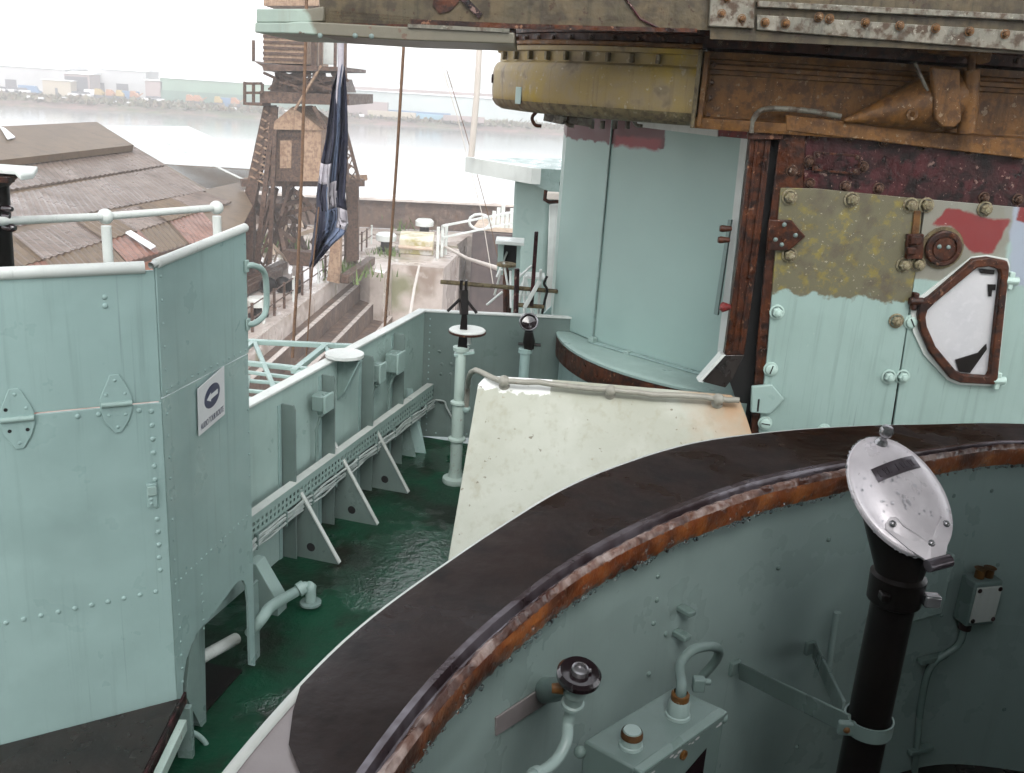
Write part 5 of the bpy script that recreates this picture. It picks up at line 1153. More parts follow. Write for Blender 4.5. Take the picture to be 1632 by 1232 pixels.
# ================================================================ unseen canopy added around the viewer to darken the well
cn = thing('shade_canopy', (1.5, -2.5, .9), 'added unseen flat canopy with a light opening, shading the bridge well', 'canopy')
CZ = 3.30
for k, pts in enumerate([[(-1.25, 1.2), (.7, 1.2), (6.0, 1.2), (6.0, 2.6), (1.6, 2.4), (-.2, 2.1), (-1.25, 2.0)], [(.7, -6), (6.0, -6), (6.0, 1.199), (.7, 1.199)], [(-1.05, -6), (.699, -6), (.699, -.75), (-1.05, -.75)], [(-1.25, -.749), (-.55, -.749), (-.55, 1.199), (-1.25, 1.199)]]):
    mb = MB(); mb.prism([Vector((x, y, CZ)) for x, y in pts], (0, 0, .06)); mb.build('shade_roof_panel', M['paint_dark'], cn)
mb = MB(); mb.prism([Vector((-1.15, -5.9, 0)), Vector((-1.15, 1.25, 0)), Vector((-1.15, 1.25, CZ)), Vector((-1.15, -5.9, CZ))], (.05, 0, 0)); mb.build('shade_side_wall', M['paint_dark'], cn)
for (x, y) in [(-.95, -5.8), (5.8, -5.8), (5.8, 2.5)]:
    mb = MB(); mb.tube([Vector((x, y, 0)), Vector((x, y, CZ))], .05, 12); mb.build('shade_pillar', M['paint_dark'], cn, smooth=40)
mb = MB(); mb.prism([Vector((-1.05, -6, 0)), Vector((6, -6, 0)), Vector((6, -6, CZ)), Vector((-1.05, -6, CZ))], (0, .05, 0)); mb.build('shade_back_wall', M['paint_dark'], cn)
# ================================================================ outboard lattice, ropes, flag
lt = thing('outboard_lattice', atz(470, 590, .45), 'pale green tubular lattice platform outboard of the bulwark', 'lattice')
for k, (a, b, w_) in enumerate([((388, 544), (600, 554), .05), ((386, 578), (540, 594), .045), ((386, 592), (500, 606), .03), ((386, 606), (480, 614), .03), ((386, 622), (455, 628), .03), ((386, 634), (435, 640), .03),
                                ((404, 542), (438, 622), .035), ((518, 552), (468, 592), .05), ((518, 552), (530, 575), .03), ((478, 592), (440, 632), .03), ((404, 545), (384, 562), .04), ((396, 600), (390, 640), .03)]):
    mb = MB(); mb.bar(atz(*a, .45), atz(*b, .45), w_, w_ * .8); mb.build('bar', M['paint_soft'], lt, bevel=.004)
def rope(name, pts, r, mat, label):
    q = MB(); q.tube(pts, r, 8); return tag(q.build(name, mat, smooth=60), label, 'rope')
rope('halyard', [aty(648, -60, 9.0), aty(643, 80, 9.0), aty(632, 260, 9.0), aty(622, 400, 9.0), aty(612, 540, 9.0)], .014, M['rope'], 'brown halyard hanging in the open gap right of the crane')
rope('halyard', [aty(490, -60, 11.0), aty(486, 100, 11.0), aty(480, 300, 11.0), aty(474, 440, 11.0), aty(466, 570, 11.0)], .019, M['rope'], 'brown halyard passing in front of the crane cabin')
rope('halyard', [aty(508, 330, 11.5), aty(497, 440, 11.5), aty(488, 570, 11.5)], .010, M['rope'], 'thin brown halyard below the flag')
rope('stay_wire', [aty(703, 100, 16), aty(730, 190, 16), aty(768, 340, 16), aty(787, 460, 16)], .007, M['rope_pale'], 'left of two pale stay wires slanting below the mast')
rope('stay_wire', [aty(712, 112, 16.2), aty(742, 210, 16.2), aty(780, 350, 16.2), aty(800, 440, 16.2)], .006, M['rope'], 'right of two stay wires slanting below the mast')
rope('mooring_rope', [atz(668, 376, -7.0), atz(700, 388, -7.2), atz(745, 412, -6.0), atz(800, 430, -3.0)], .09, M['rope_pale'], 'thick pale mooring rope sagging from the dock head to the ship')
rope('shore_line', [aty(668, 424, 44), aty(660, 460, 38), aty(652, 510, 30)], .06, M['rope_pale'], 'pale straight line hanging down the dock head wall')
# flag: a wet navy and white signal flag hanging in folds
FLY = 11.8
flag_rows = [(105, 541, 549), (140, 529, 552), (180, 524, 554), (220, 519, 555), (255, 512, 553), (290, 507, 551), (310, 504, 550), (335, 505, 553), (355, 501, 555), (372, 499, 549), (388, 497, 530), (405, 496, 516), (424, 492, 500)]
fl_ = thing('signal_flag', aty(500, 424, FLY), 'wet navy, white and pale blue signal flag hanging limp before the crane', 'flag')
M['flag_navy'] = Mat('wet_navy_cloth', .7).base((.012, .014, .03)).vary((.02, .022, .045), 9).bump(60, .2, .004).done()
M['flag_blue'] = Mat('wet_pale_blue_cloth', .7).base((.12, .155, .235)).vary((.07, .09, .14), 9).bump(60, .2, .004).done()
M['flag_white'] = Mat('wet_white_cloth', .7).base((.42, .40, .43)).vary((.30, .28, .31), 9).bump(60, .2, .004).done()
NC = 24
fp = []
def frow(y):
    for k in range(len(flag_rows) - 1):
        a, b = flag_rows[k], flag_rows[k + 1]
        if a[0] <= y <= b[0]:
            t = (y - a[0]) / (b[0] - a[0]); return a[1] + (b[1] - a[1]) * t, a[2] + (b[2] - a[2]) * t
    return flag_rows[-1][1:]
ysamp = [105 + (424 - 105) * i / 60 for i in range(61)]
for i, y in enumerate(ysamp):
    x0, x1 = frow(y); row = []
    for j in range(NC + 1):
        s = j / NC; dep = .07 * math.sin(s * 9.5 + i * .05) + .035 * math.sin(s * 21 - i * .08)
        row.append(aty(x0 + (x1 - x0) * s, y + 3 * math.sin(s * 7), FLY + dep))
    fp.append(row)
def fmat(i, j):
    y = ysamp[i]; s = (j + .5) / NC; x0, x1 = frow(y); x = x0 + (x1 - x0) * s
    if 258 <= y <= 287 and s < .42: return 2
    if y < 290: return 1 if .46 < s < .62 else 0
    if y < 330: return 2 if x > 522 and x < 536 else (0 if s < .35 or s > .66 else 1)
    if 330 <= y < 362 and x > 536: return 2
    if y < 388: return 1 if x > 519 and x < 550 else 0
    return 0
for mi, nm_ in ((0, 'navy_cloth'), (1, 'blue_cloth'), (2, 'white_cloth')):
    q = MB()
    for i in range(60):
        for j in range(NC):
            if fmat(i, j) == mi: q.add([fp[i][j], fp[i][j + 1], fp[i + 1][j + 1], fp[i + 1][j]], [(0, 1, 2, 3)])
    ob = q.build(nm_, [M['flag_navy'], M['flag_blue'], M['flag_white']][mi], fl_)
    bm = bmesh.new(); bm.from_mesh(ob.data); bmesh.ops.remove_doubles(bm, verts=bm.verts, dist=1e-5); bm.to_mesh(ob.data); bm.free()
    for p_ in ob.data.polygons: p_.use_smooth = True
    sm_ = ob.modifiers.new('thickness', 'SOLIDIFY'); sm_.thickness = .004
mb = MB(); mb.tube([aty(543, 60, FLY), aty(543, 110, FLY), aty(536, 170, FLY - .02)], [.04, .035, .02], 10); mb.build('gathered_head', M['flag_white'], fl_, smooth=60)

# ================================================================ shore
ZQ, ZW = -7.4, -9.4
M['quay'] = Mat('wet_concrete', .25).base((.46, .40, .36)).vary((.26, .20, .16), .35, .48, .62).vary((.56, .50, .46), 1.3, .5, .7, .8).vary((.14, .15, .06), .22, .60, .70, .8).roughvar(.06, .5, .25, .42, .58).bump(.8, .15, .1).done()
M['dock'] = Mat('stained_dock_stone', .6).base((.10, .06, .04)).vary((.05, .03, .022), .9, .4, .65).vary((.15, .098, .07), 2.6, .5, .7).streak((.06, .045, .04), .7, .5, .72, (1.6, 1.6, .12)).bump(3, .4, .08).done()
M['dock_edge'] = Mat('pale_dock_coping', .3).base((.52, .47, .43)).vary((.36, .31, .28), 1.2).roughvar(.12, .5, 1.2).done()
M['water_river'] = Mat('river_water', .12, spec=.5).base((.16, .17, .17)).bump(1.6, .06, .1, 2).done()
M['crane'] = rusty('rusty_crane_steel', (.075, .043, .029), (.115, .068, .046), (.038, .022, .017), .6, 3.0, (.26, .20, .16), .15)
M['crane_pale'] = rusty('faded_crane_sheet', (.28, .185, .12), (.33, .23, .155), (.19, .115, .075), .6, 2.2, None, .1)
M['brick'] = Mat('orange_brick', .8).base((.36, .13, .07)).vary((.28, .10, .055), 1.5).vary((.42, .20, .13), .6, .5, .7).done()
M['pale_wood'] = Mat('pale_timber', .5).base((.55, .44, .34)).vary((.4, .3, .22), 2).done()
mb = MB(); 
E0, E1 = atz(404, 545, ZQ), atz(585, 405, ZQ); DA = (E1 - E0); DA.z = 0; DA.normalize(); DN = Vector((DA.y, -DA.x, 0))
DL0 = E0 - DA * 60
rv0, rv1 = atz(560, 362, ZQ), atz(830, 374, ZQ); RV = (rv1 - rv0).normalized()
_wa, _wb = rv0 - RV * 3000, rv0 + RV * 3000
mb.add([Vector((p.x, p.y, ZW)) for p in (_wa, _wb, _wb + Vector((0, 4000, 0)), _wa + Vector((0, 4000, 0)))], [(0, 1, 2, 3)]); tag(mb.build('river_water', M['water_river'], origin=(0, 600, ZW)), kind='structure')
hd_a = atz(582, 425, ZQ)                                   # where the dock head begins
hdist = (hd_a - E0).dot(DA)
Lend = E0 + DA * hdist
def quayblock(name, pts, lab=None):
    q = MB(); q.prism([Vector((p.x, p.y, ZQ)) for p in pts], (0, 0, -8.5)); return tag(q.build(name, M['quay'], origin=(pts[0].x, pts[0].y, ZQ)), kind='structure')
RVL = rv0 - RV * 260
quayblock('quay', [DL0, Lend, rv0 + RV * 2, RVL, Vector((-260, DL0.y, 0))])
hpts = [Lend + DN * .02, atz(590, 432, ZQ), atz(612, 436, ZQ), atz(626, 421, ZQ), atz(662, 424, ZQ), atz(707, 428, ZQ), atz(733, 402, ZQ), atz(728, 390, ZQ), atz(745, 377, ZQ), rv0 + RV * 12.5, rv0 + RV * 2.02]
quayblock('dock_head', hpts)
mb = MB(); fl0 = E0 - DA * 60 - UP * (E0.z + 15.4)
mb.add([Vector((-30, -40, -15.4)), Vector((60, -40, -15.4)), Vector((60, 95, -15.4)), Vector((-30, 95, -15.4))], [(0, 1, 2, 3)]); tag(mb.build('dock_floor', M['dock'], origin=(10, 20, -15.4)), kind='structure')
# stop the river where the dock is: dry dock basin is drawn by its own floor and a caisson
# altars
alt = thing('dock_altars', E0 - UP * 7, 'stepped stone altars down the left side of the dry dock', 'dock steps')
lines = [((460, 540), (585, 446), .9), ((499, 544), (601, 460), 1.8), ((532, 545), (608, 478), 2.7), ((562, 548), (612, 505), 3.6)]
prev = 0.0; offs = []
for (a, b, dz) in lines:
    pm = atz((a[0] + b[0]) / 2, (a[1] + b[1]) / 2, ZQ - dz); offs.append((pm - E0).dot(DN))
offs = [max(o, .6 + i * .9) for i, o in enumerate(offs)]
for i, (o_, ln) in enumerate(zip(offs, lines)):
    z1 = ZQ - ln[2]; p0 = prev if i else .0
    far = hdist - .2
    a0, a1 = E0 - DA * 45 + DN * p0, E0 + DA * far + DN * p0; b0, b1 = E0 - DA * 45 + DN * o_, E0 + DA * far + DN * o_
    zz_ = lambda v: Vector((v.x, v.y, z1))
    q = MB(); q.prism([zz_(a0), zz_(a1), zz_(b1), zz_(b0)], (0, 0, -(15.4 + z1))); st = q.build('altar_step', M['dock'], alt)
    q = MB(); w_ = .22; q.prism([zz_(b0 - DN * w_), zz_(b1 - DN * w_), zz_(b1), zz_(b0)], (0, 0, .03)); q.build('coping', M['dock_edge'], st)
    prev = o_
q = MB(); q.prism([Vector((v.x, v.y, ZQ)) for v in (E0 - DA * 45 - DN * .7, Lend - DN * .7, Lend, E0 - DA * 45)], (0, 0, .05)); q.build('top_coping', M['dock_edge'], alt)
# dark timber jetty wall right of the dock head
j0, j1 = atz(752, 392, ZQ), atz(840, 398, ZQ)
jt_ = thing('jetty_wall', (j0 + j1) / 2 - UP * 4, 'dark timber wall beyond the dock head, left of the deckhouse block', 'wall')
M['dark_timber'] = Mat('dark_wet_timber', .5).base((.05, .034, .032)).vary((.09, .06, .055), 1.4, .4, .7).streak((.025, .018, .018), .8, .45, .65, (2.5, 2.5, .1)).done()
q = MB(); q.prism([Vector((v.x, v.y, ZQ + .9)) for v in (j0, j1, j1 + DA * 9, j0 + DA * 9)], (0, 0, -9)); q.build('wall', M['dark_timber'], jt_)
q = MB(); q.prism([Vector((v.x, v.y, ZQ + .95)) for v in (j0 + DA * .6, j1 + DA * .6, j1 + DA * 9, j0 + DA * 9)], (0, 0, .25)); q.build('deck_top', M['pale_wood'], jt_)
for k in range(7):
    c = j0.lerp(j1, .35 + k * .08) + DA * 1.0; q = MB(); q.box(Vector((c.x, c.y, ZQ + 1.7)), .25, .25, 1.1 + .5 * (k % 3)); q.build('post', M['white_paint'], jt_, bevel=.03)
q = MB(); c = j0.lerp(j1, .12); q.tube([Vector((c.x + math.cos(a) * .7, c.y, ZQ + 1.6 + math.sin(a) * .5)) for a in [i * .524 for i in range(12)]], .1, 8, closed=True); q.build('ring_buoy_bracket', M['white_paint'], jt_, smooth=60)
# river wall along the far side of the quay
rw = thing('river_wall', rv0 + UP * 0, 'low dark river wall along the far edge of the quay', 'wall')
q = MB(); a0, a1 = rv0 - RV * 45, rv0 + RV * 17
q.prism([a0 + UP * .02, a1 + UP * .02, a1 + UP * 2.0, a0 + UP * 2.0], Vector((-RV.y, RV.x, 0)) * .8); q.build('wall', M['dock'], rw)
q = MB(); q.bar(a0 + UP * 2.08, a1 + UP * 2.08, 1.0, .15); q.build('coping', M['dock_edge'], rw)

# quay furniture
def bollard(px, py, s, label):
    c = atz(px, py, ZQ + .02); t = thing('mooring_bollard', c, label, 'bollard', 'bollards on the dock head')
    q = MB(); q.lathe([(.55 * s, 0), (.55 * s, .15 * s), (.34 * s, .2 * s), (.32 * s, .55 * s)], c, n=18); q.build('stem', M['black'], t, smooth=40)
    q = MB(); q.lathe([(.32 * s, .55 * s), (.62 * s, .62 * s), (.64 * s, .95 * s), (.5 * s, 1.08 * s), (1e-3, 1.1 * s)], c, n=18); q.build('head', M['white_paint'], t, smooth=40)
bollard(676, 374, 1.0, 'white-capped bollard on the dock head, in front of the river wall')
bollard(615, 399, 1.0, 'white-capped bollard beside the flat pale slab on the dock head')
bollard(412, 505, .8, 'white-capped bollard on the quay just right of the screen edge')
cap_ = thing('capstan_slab', atz(660, 402, ZQ), 'pale rectangular machinery slab stained yellow on the dock head', 'slab')
M['slab'] = Mat('stained_pale_slab', .4).base((.55, .50, .38)).vary((.35, .30, .12), .8, .45, .6).vary((.62, .6, .56), 2, .5, .7).done()
sp = [atz(636, 404, ZQ), atz(690, 408, ZQ), atz(692, 392, ZQ), atz(638, 390, ZQ)]
q = MB(); q.prism([p + UP * .0 for p in sp], (0, 0, .9)); q.build('slab', M['slab'], cap_, bevel=.05)
q = MB(); q.tube([sp[0] + UP * .45 - DA * .2, sp[1] + UP * .45 - DA * .2], .12, 8); q.build('pipe', M['pale_wood'], cap_, smooth=40)
gt = thing('gangway_frame', atz(705, 412, ZQ), 'white upright timber frame on the dock head', 'frame')
for k, x in enumerate((697, 704, 710)):
    c = atz(x, 412 - k * 3, ZQ); q = MB(); q.bar(c, c + UP * 1.9, .18, .18); q.build('post', M['white_paint'], gt, bevel=.02)
q = MB(); c = atz(703, 410, ZQ) + UP * 1.9; q.bar(c, c + Vector((4.5, 4, .7)), .12, .12); q.bar(c + UP * -.7, c + Vector((4.5, 4, .0)), .1, .1); q.build('handrail', M['white_paint'], gt)
fnc = thing('dock_fence', E0 - DN * .9, 'rusty post and chain fence along the dock edge', 'fence')
for k in range(22):
    c = E0 + DA * (-6 + k * 1.45) - DN * .45; q = MB(); q.bar(c + UP * .05, c + UP * 1.25, .10, .10); q.build('post', M['crane'] if k % 3 else M['white_paint'], fnc)
for z in (.6, 1.15):
    q = MB(); q.tube([E0 + DA * (-6) - DN * .45 + UP * z, E0 + DA * 25 - DN * .45 + UP * z], .03, 6); q.build('rail', M['crane'], fnc)
# scrap and low walls on the quay
rr = random.Random(21)
for k, (x, y, lab) in enumerate([(410, 462, 'long rusty timber baulk lying on the quay by the crane foot'), (420, 448, 'second rusty timber baulk on the quay beside the crane foot'), (570, 440, 'rusty timber baulk lying at the right crane foot')]):
    c = atz(x, y, ZQ); q = MB(); q.bar(c - DA * 3 + UP * .4, c + DA * 3.5 + UP * .25, .45, .45); tag(q.build('timber_baulk', M['crane'], bevel=.05), lab, 'timber')
c = atz(430, 465, ZQ); q = MB()
for k in range(3): q.ball(c + Vector((k * .6, rr.uniform(-.3, .3), .35)), .42, 8)
tag(q.build('scrap_heap', M['black'], smooth=50), 'small dark heap of scrap on the wet quay', 'heap')
c = atz(478, 452, ZQ); q = MB(); q.prism([c + Vector((-.9, 0, 1.6)), c + Vector((.9, 0, 1.6)), c + Vector((.5, 0, .9)), c + Vector((-.5, 0, .9))], (0, .8, 0)); q.bar(c, c + UP * .9, .25, .25); tag(q.build('mooring_cleat', M['crane']), 'rusty trapezoid fitting on the quay under the flag', 'fitting')
gm_ = Mat('quay_weeds', .8).base((.06, .11, .02)).vary((.12, .16, .04), 3).done()
def tuft(px, py, n, s, label):
    c = atz(px, py, ZQ); q = MB(); r_ = random.Random(px)
    for k in range(n):
        b = c + Vector((r_.gauss(0, s), r_.gauss(0, s), 0)); h = r_.uniform(.3, 1.0) * s * 1.3; l = Vector((r_.uniform(-.5, .5), r_.uniform(-.5, .5), 1)) * h; w_ = Vector((r_.uniform(-1, 1), r_.uniform(-1, 1), 0)) * .12 * s
        q.add([b - w_, b + w_, b + l], [(0, 1, 2)])
    o = q.build('weed_tuft', gm_); tag(o, label, 'weeds', kind='stuff')
tuft(450, 395, 160, .9, 'green weeds at the foot of the crane leg'); tuft(645, 362, 140, .9, 'green weeds in front of the river wall'); tuft(556, 440, 120, .7, 'green weeds below the right crane leg on the dock edge'); tuft(615, 405, 60, .5, 'small weeds beside the dock head bollard')

# ================================================================ dockside crane
cY, cB = 46.0, 51.5
cr = thing('dockside_crane', atz(480, 440, ZQ), 'rusty portal crane with gabled cabin standing on the quay', 'crane')
def cp(x, y, Y=cY): return aty(x, y, Y)
shift = DA * 5.5
def member(a, b, w_, name='brace', mat=None, par=cr):
    q = MB(); q.bar(a, b, w_, w_); return q.build(name, mat or M['crane'], par)
def lattice_leg(b0, t0, b1, t1, n, w_):
    """two chords with lacing between them"""
    l_ = member(b0, t0, w_, 'leg'); member(b1, t1, w_ * .8, 'chord', par=l_)
    for k in range(n):
        t, t2 = k / n, (k + 1) / n; member(b0.lerp(t0, t), b1.lerp(t1, t2), w_ * .4, 'lacing', par=l_); member(b1.lerp(t1, t), b0.lerp(t0, t2), w_ * .35, 'lacing', par=l_)
def foot(x, y): return atz(x, y, ZQ)
# left near leg (mostly in front of the brick shed), broad plate leg
q = MB(); q.prism([cp(420, 168), cp(437, 168), cp(404, 330), cp(402, 470), cp(384, 470), cp(385, 330)], (0, .5, 0)); q.build('leg', M['crane'], cr)
lattice_leg(cp(404, 470), cp(437, 170), cp(430, 420), cp(440, 170), 8, .22)
lattice_leg(foot(455, 405), cp(452, 200, cB), foot(470, 400), cp(462, 200, cB), 8, .3)
q = MB(); q.prism([cp(528, 375, 47), cp(543, 375, 47), cp(541, 452, 47), cp(521, 448, 47)], (0, .5, 0)); q.build('leg', M['crane_pale'], cr)
lattice_leg(foot(566, 428), cp(541, 150, cB), foot(557, 430), cp(533, 170, cB), 9, .26)
q = MB(); q.prism([cp(555, 290, 50), cp(571, 290, 50), cp(571, 415, 50), cp(552, 418, 50)], (0, .3, 0)); q.build('leg_plate', M['crane'], cr)
lattice_leg(cp(573, 290, 47.5), cp(536, 150, 47.5), cp(556, 290, 47.5), cp(530, 170, 47.5), 7, .16)
# portal beams and braces
member(cp(384, 291), cp(580, 291, 48.5), .35, 'portal_beam'); member(cp(390, 288, cB), cp(585, 283, cB), .3, 'portal_beam', M['crane_pale'])
for a, b in [((390, 395), (470, 300)), ((405, 335), (470, 385)), ((452, 400), (430, 300)), ((440, 300), (410, 400)), ((470, 305), (510, 345)), ((500, 330), (440, 345)), ((430, 330), (490, 318)), ((395, 300), (440, 380)), ((455, 330), (425, 420)), ((405, 420), (425, 330))]:
    member(cp(*a, 47), cp(*b, 48), .22)
rr = random.Random(77)
for k in range(22):
    x, y = rr.uniform(412, 500), rr.uniform(330, 430); a_ = rr.choice([-1, 1]) * rr.uniform(.3, 1.4); L_ = rr.uniform(25, 75); Y_ = rr.uniform(46.5, 51)
    member(cp(x, y, Y_), cp(max(396, x + math.sin(a_) * L_ * .6), max(296, y - abs(math.cos(a_)) * L_), Y_ + rr.uniform(-.5, .5)), rr.choice([.08, .1, .14, .2]), 'brace', M['crane'] if k % 4 else M['pale_wood'])
for k in range(9):
    y = 176 + k * 13; member(cp(420 - k * 2.7, y), cp(438 - k * 2.2, y + 12), .09, 'lacing', M['crane_pale']); member(cp(438 - k * 2.0, y), cp(418 - k * 2.7, y + 12), .09, 'lacing')
    member(cp(538 + k * 3.3, 165 + k * 14, 48), cp(530 + k * 3, 176 + k * 14, 48), .09, 'lacing', M['crane_pale'])
for k in range(14):
    member(cp(rr.uniform(425, 535), rr.uniform(112, 150), 45.4), cp(rr.uniform(425, 535), rr.uniform(112, 150), 45.6), .09, 'brace')
member(cp(512, 105, 45), cp(470, 175, 45.6), .10, 'brace', M['crane_pale']); member(cp(500, 170, 45.5), cp(520, 205, 45.5), .16, 'brace')
# cabin with gable
cbn = thing('x', (0, 0, 0), 'x', 'x') if False else None
q = MB(); W_ = [cp(425, 206), cp(515, 206), cp(513, 290), cp(423, 290)]
q.prism([cp(482, 205), cp(512, 205), cp(510, 289), cp(480, 289)], (0, 4, 0)); cabo = q.build('cabin', M['crane_pale'], cr)
q = MB(); q.prism([cp(424, 205, 46.3), cp(483, 205, 46.3), cp(481, 289, 46.3), cp(422, 289, 46.3)], (0, 3.6, 0)); q.build('cabin_front', M['crane'], cabo)
q = MB(); q.prism([cp(422, 206, 45.9), cp(466, 170, 45.9), cp(515, 208, 45.9)], (0, 4.2, 0)); q.build('gable_roof', M['crane_pale'], cabo)
q = MB(); q.prism([cp(446, 224, 46.25), cp(465, 224, 46.25), cp(464, 268, 46.25), cp(446, 268, 46.25)], (0, .02, 0)); q.build('shutter', M['crane_pale'], cabo)
q = MB(); q.prism([cp(426, 207, 46.2), cp(481, 207, 46.2), cp(480, 218, 46.2), cp(426, 218, 46.2)], (0, .05, 0)); q.build('shade_board', M['crane'], cabo)
# machinery deck
q = MB(); q.prism([cp(414, 145, 45.5), cp(556, 151, 45.5), cp(556, 168, 45.5), cp(414, 164, 45.5)], (0, 7, 0)); q.build('machinery_deck', M['crane'], cr)
q = MB(); q.prism([cp(436, 122, 46.2), cp(530, 125, 46.2), cp(538, 148, 46.2), cp(430, 146, 46.2)], (0, 5, 0)); q.build('machinery', M['crane'], cr)
rr = random.Random(31)
for k in range(10):
    c = cp(rr.uniform(438, 530), rr.uniform(118, 140), 45.9); q = MB(); q.tube([c, c + Vector((rr.uniform(.3, .8), 0, rr.uniform(-.2, .2)))], rr.uniform(.12, .3), 10); q.build('drum', M['crane'], cr, smooth=40)
q = MB(); q.prism([cp(404, 97, 45), cp(420, 102, 45), cp(548, 107, 45), cp(548, 113, 45), cp(420, 113, 45), cp(418, 106, 45)], (0, 6, 0)); q.build('house_deck', M['crane'], cr)
q = MB(); q.prism([cp(420, 40, 45.6), cp(488, 40, 45.6), cp(488, 102, 45.6), cp(420, 100, 45.6)], (0, 5, 0)); hs_o = q.build('engine_house', M['crane_pale'], cr)
for y in (49, 58, 67, 76, 85, 94):
    q = MB(); q.bar(cp(419, y - .5, 45.55), cp(488, y + 2, 45.55), .06, .12); q.build('batten', M['crane'], hs_o)
q = MB(); q.prism([cp(420, -60, 45.8), cp(508, -60, 45.8), cp(508, 9, 45.8), cp(420, 9, 45.8)], (0, 4, 0)); q.build('upper_house', M['crane_pale'], cr)
for x in (499, 504, 512, 535, 543, 551):
    member(cp(x, 45, 46), cp(x - 1, 108, 46), .13, 'house_post')
q = MB(); q.prism([cp(516, 62, 47), cp(532, 62, 47), cp(531, 102, 47), cp(515, 102, 47)], (0, 1, 0)); q.build('white_panel', M['white_paint'], cr)
for a, b in [((390, 130), (390, 166)), ((404, 133), (404, 166)), ((418, 133), (418, 148)), ((389, 148), (418, 148)), ((389, 133), (418, 133)), ((536, 130), (552, 130)), ((551, 112), (551, 130)), ((404, 64), (404, 98)), ((420, 116), (440, 125)), ((388, 165), (418, 167)), ((540, 115), (556, 130))]:
    member(cp(*a, 45.4), cp(*b, 45.4), .12, 'walkway_rail')
q = MB(); q.prism([cp(388, 163, 45.2), cp(418, 165, 45.2), cp(418, 169, 45.2), cp(388, 167, 45.2)], (0, 1.5, 0)); q.build('walkway', M['crane'], cr)

# ================================================================ sheds on the quay, left
RA, RB, RCx = Vector((-24, 43.8, -.4)), Vector((-22.6, 50.9, -.4)), Vector((-12.4, 34, -3.6))
rn = (RB - RA).cross(RCx - RA).normalized(); rn = rn if rn.z > 0 else -rn
RP = Plane(RA, rn)
shd = thing('dockside_shed', atz(180, 470, ZQ), 'long brick shed with patched corrugated roof on the left quay', 'shed')
M['roof_dark'] = Mat('dark_wet_sheeting', .5).base((.105, .07, .04)).vary((.14, .095, .056), .6).vary((.07, .047, .029), 2, .5, .7, .7).bump(8, .3, .03).done()
def corr(name, c, c2, rough=.4):
    m = Mat(name, rough).base(c).vary(c2, .5, .4, .62).vary(tuple(x * .72 for x in c), 2.5, .52, .7, .7)
    m.streak(tuple(x * .35 for x in c), .9, .5, .62, (.8, 22.0, .8)); return m.roughvar(.25, .5, 1).done()
M['roof_pale'] = corr('pale_corrugated_sheet', (.19, .145, .12), (.145, .108, .088))
M['roof_pink'] = corr('pink_rusty_sheet', (.24, .115, .08), (.17, .08, .055))
M['roof_clear'] = Mat('white_rooflight', .3).base((.75, .78, .8)).done()
# corrugation direction: down the slope
sdn = (RCx - RA); sdn = sdn - rn * sdn.dot(rn); ra = (RB - RA).normalized(); sdn = (sdn - ra * sdn.dot(ra)).normalized()
def sheetpoly(name, px, mat, off, par=shd, pitch=.0):
    q = MB(); pts = [RP.p(x, y, off) for x, y in px]; q.prism(pts, rn * .05); o = q.build(name, mat, par); return o
def corrugate(px, mat, off, name='roof_sheet', pitch=.34):
    """a real corrugated sheet: quad px = upper left, upper right, lower right, lower left"""
    a, b, c, d = [RP.p(x, y, off) for x, y in px]; n = max(4, int((b - a).length / pitch * 4)); q = MB(); g0 = []; g1 = []
    for i in range(n + 1):
        t = i / n; h = rn * (.028 * math.sin(i * math.pi / 2)); g0.append(a.lerp(b, t) + h); g1.append(d.lerp(c, t) + h)
    q.sheet([g0, g1]); q.sheet([[p - rn * .08 for p in g1], g1]); o = q.build(name, mat, shd); return o
sheetpoly('roof_base', [(-260, 215), (153, 196), (213, 234), (330, 303), (382, 292), (402, 330), (384, 366), (250, 402), (170, 430), (-260, 560)], M['roof_dark'], -.15)
# clerestory strip along the top
q = MB(); ru = [RP.p(x, y, .35) for x, y in [(-260, 214), (154, 194), (213, 231), (-260, 285)]]; q.prism(ru, -rn * .3); q.build('ridge_monitor', M['roof_dark'], shd)
corrugate([(-260, 292), (214, 235), (262, 263), (-260, 345)], M['roof_pale'], .0)
corrugate([(-40, 320), (265, 265), (329, 304), (-40, 372)], M['roof_pale'], -.05)
L2 = lambda x: 378 - .228 * x
L3 = lambda x: 434 - .305 * x
L4 = lambda x: 476 - .29 * x
pat3 = ['roof_dark', 'roof_pale', 'roof_dark', 'roof_pale', 'roof_pale', 'roof_dark', 'roof_pale', 'roof_dark', 'roof_pale']
pat4 = ['roof_pink', 'roof_dark', 'roof_pink', 'roof_dark', 'roof_dark', 'roof_pink', 'roof_dark', 'roof_pink']
for k, mt in enumerate(pat3):
    x0 = -130 + k * 50; x1 = x0 + 51
    if x1 > 330: x1 = 330
    corrugate([(x0, L2(x0)), (x1, L2(x1)), (x1 + 48, L3(x1 + 48)), (x0 + 48, L3(x0 + 48))], M[mt], .02 + .05 * (k % 2))
for k, mt in enumerate(pat4):
    x0 = -82 + k * 50; x1 = x0 + 51
    corrugate([(x0, L3(x0) - 2), (x1, L3(x1) - 2), (min(x1 + 34, 384), L4(min(x1 + 34, 384))), (x0 + 34, L4(x0 + 34))], M[mt], -.02 + .04 * (k % 2))
for px in ([(200, 372), (208, 369), (248, 394), (240, 398)], [(0, 203), (8, 206), (24, 220), (12, 223)]):
    sheetpoly('rooflight', px, M['roof_clear'], .16 if px[0][0] else .40)
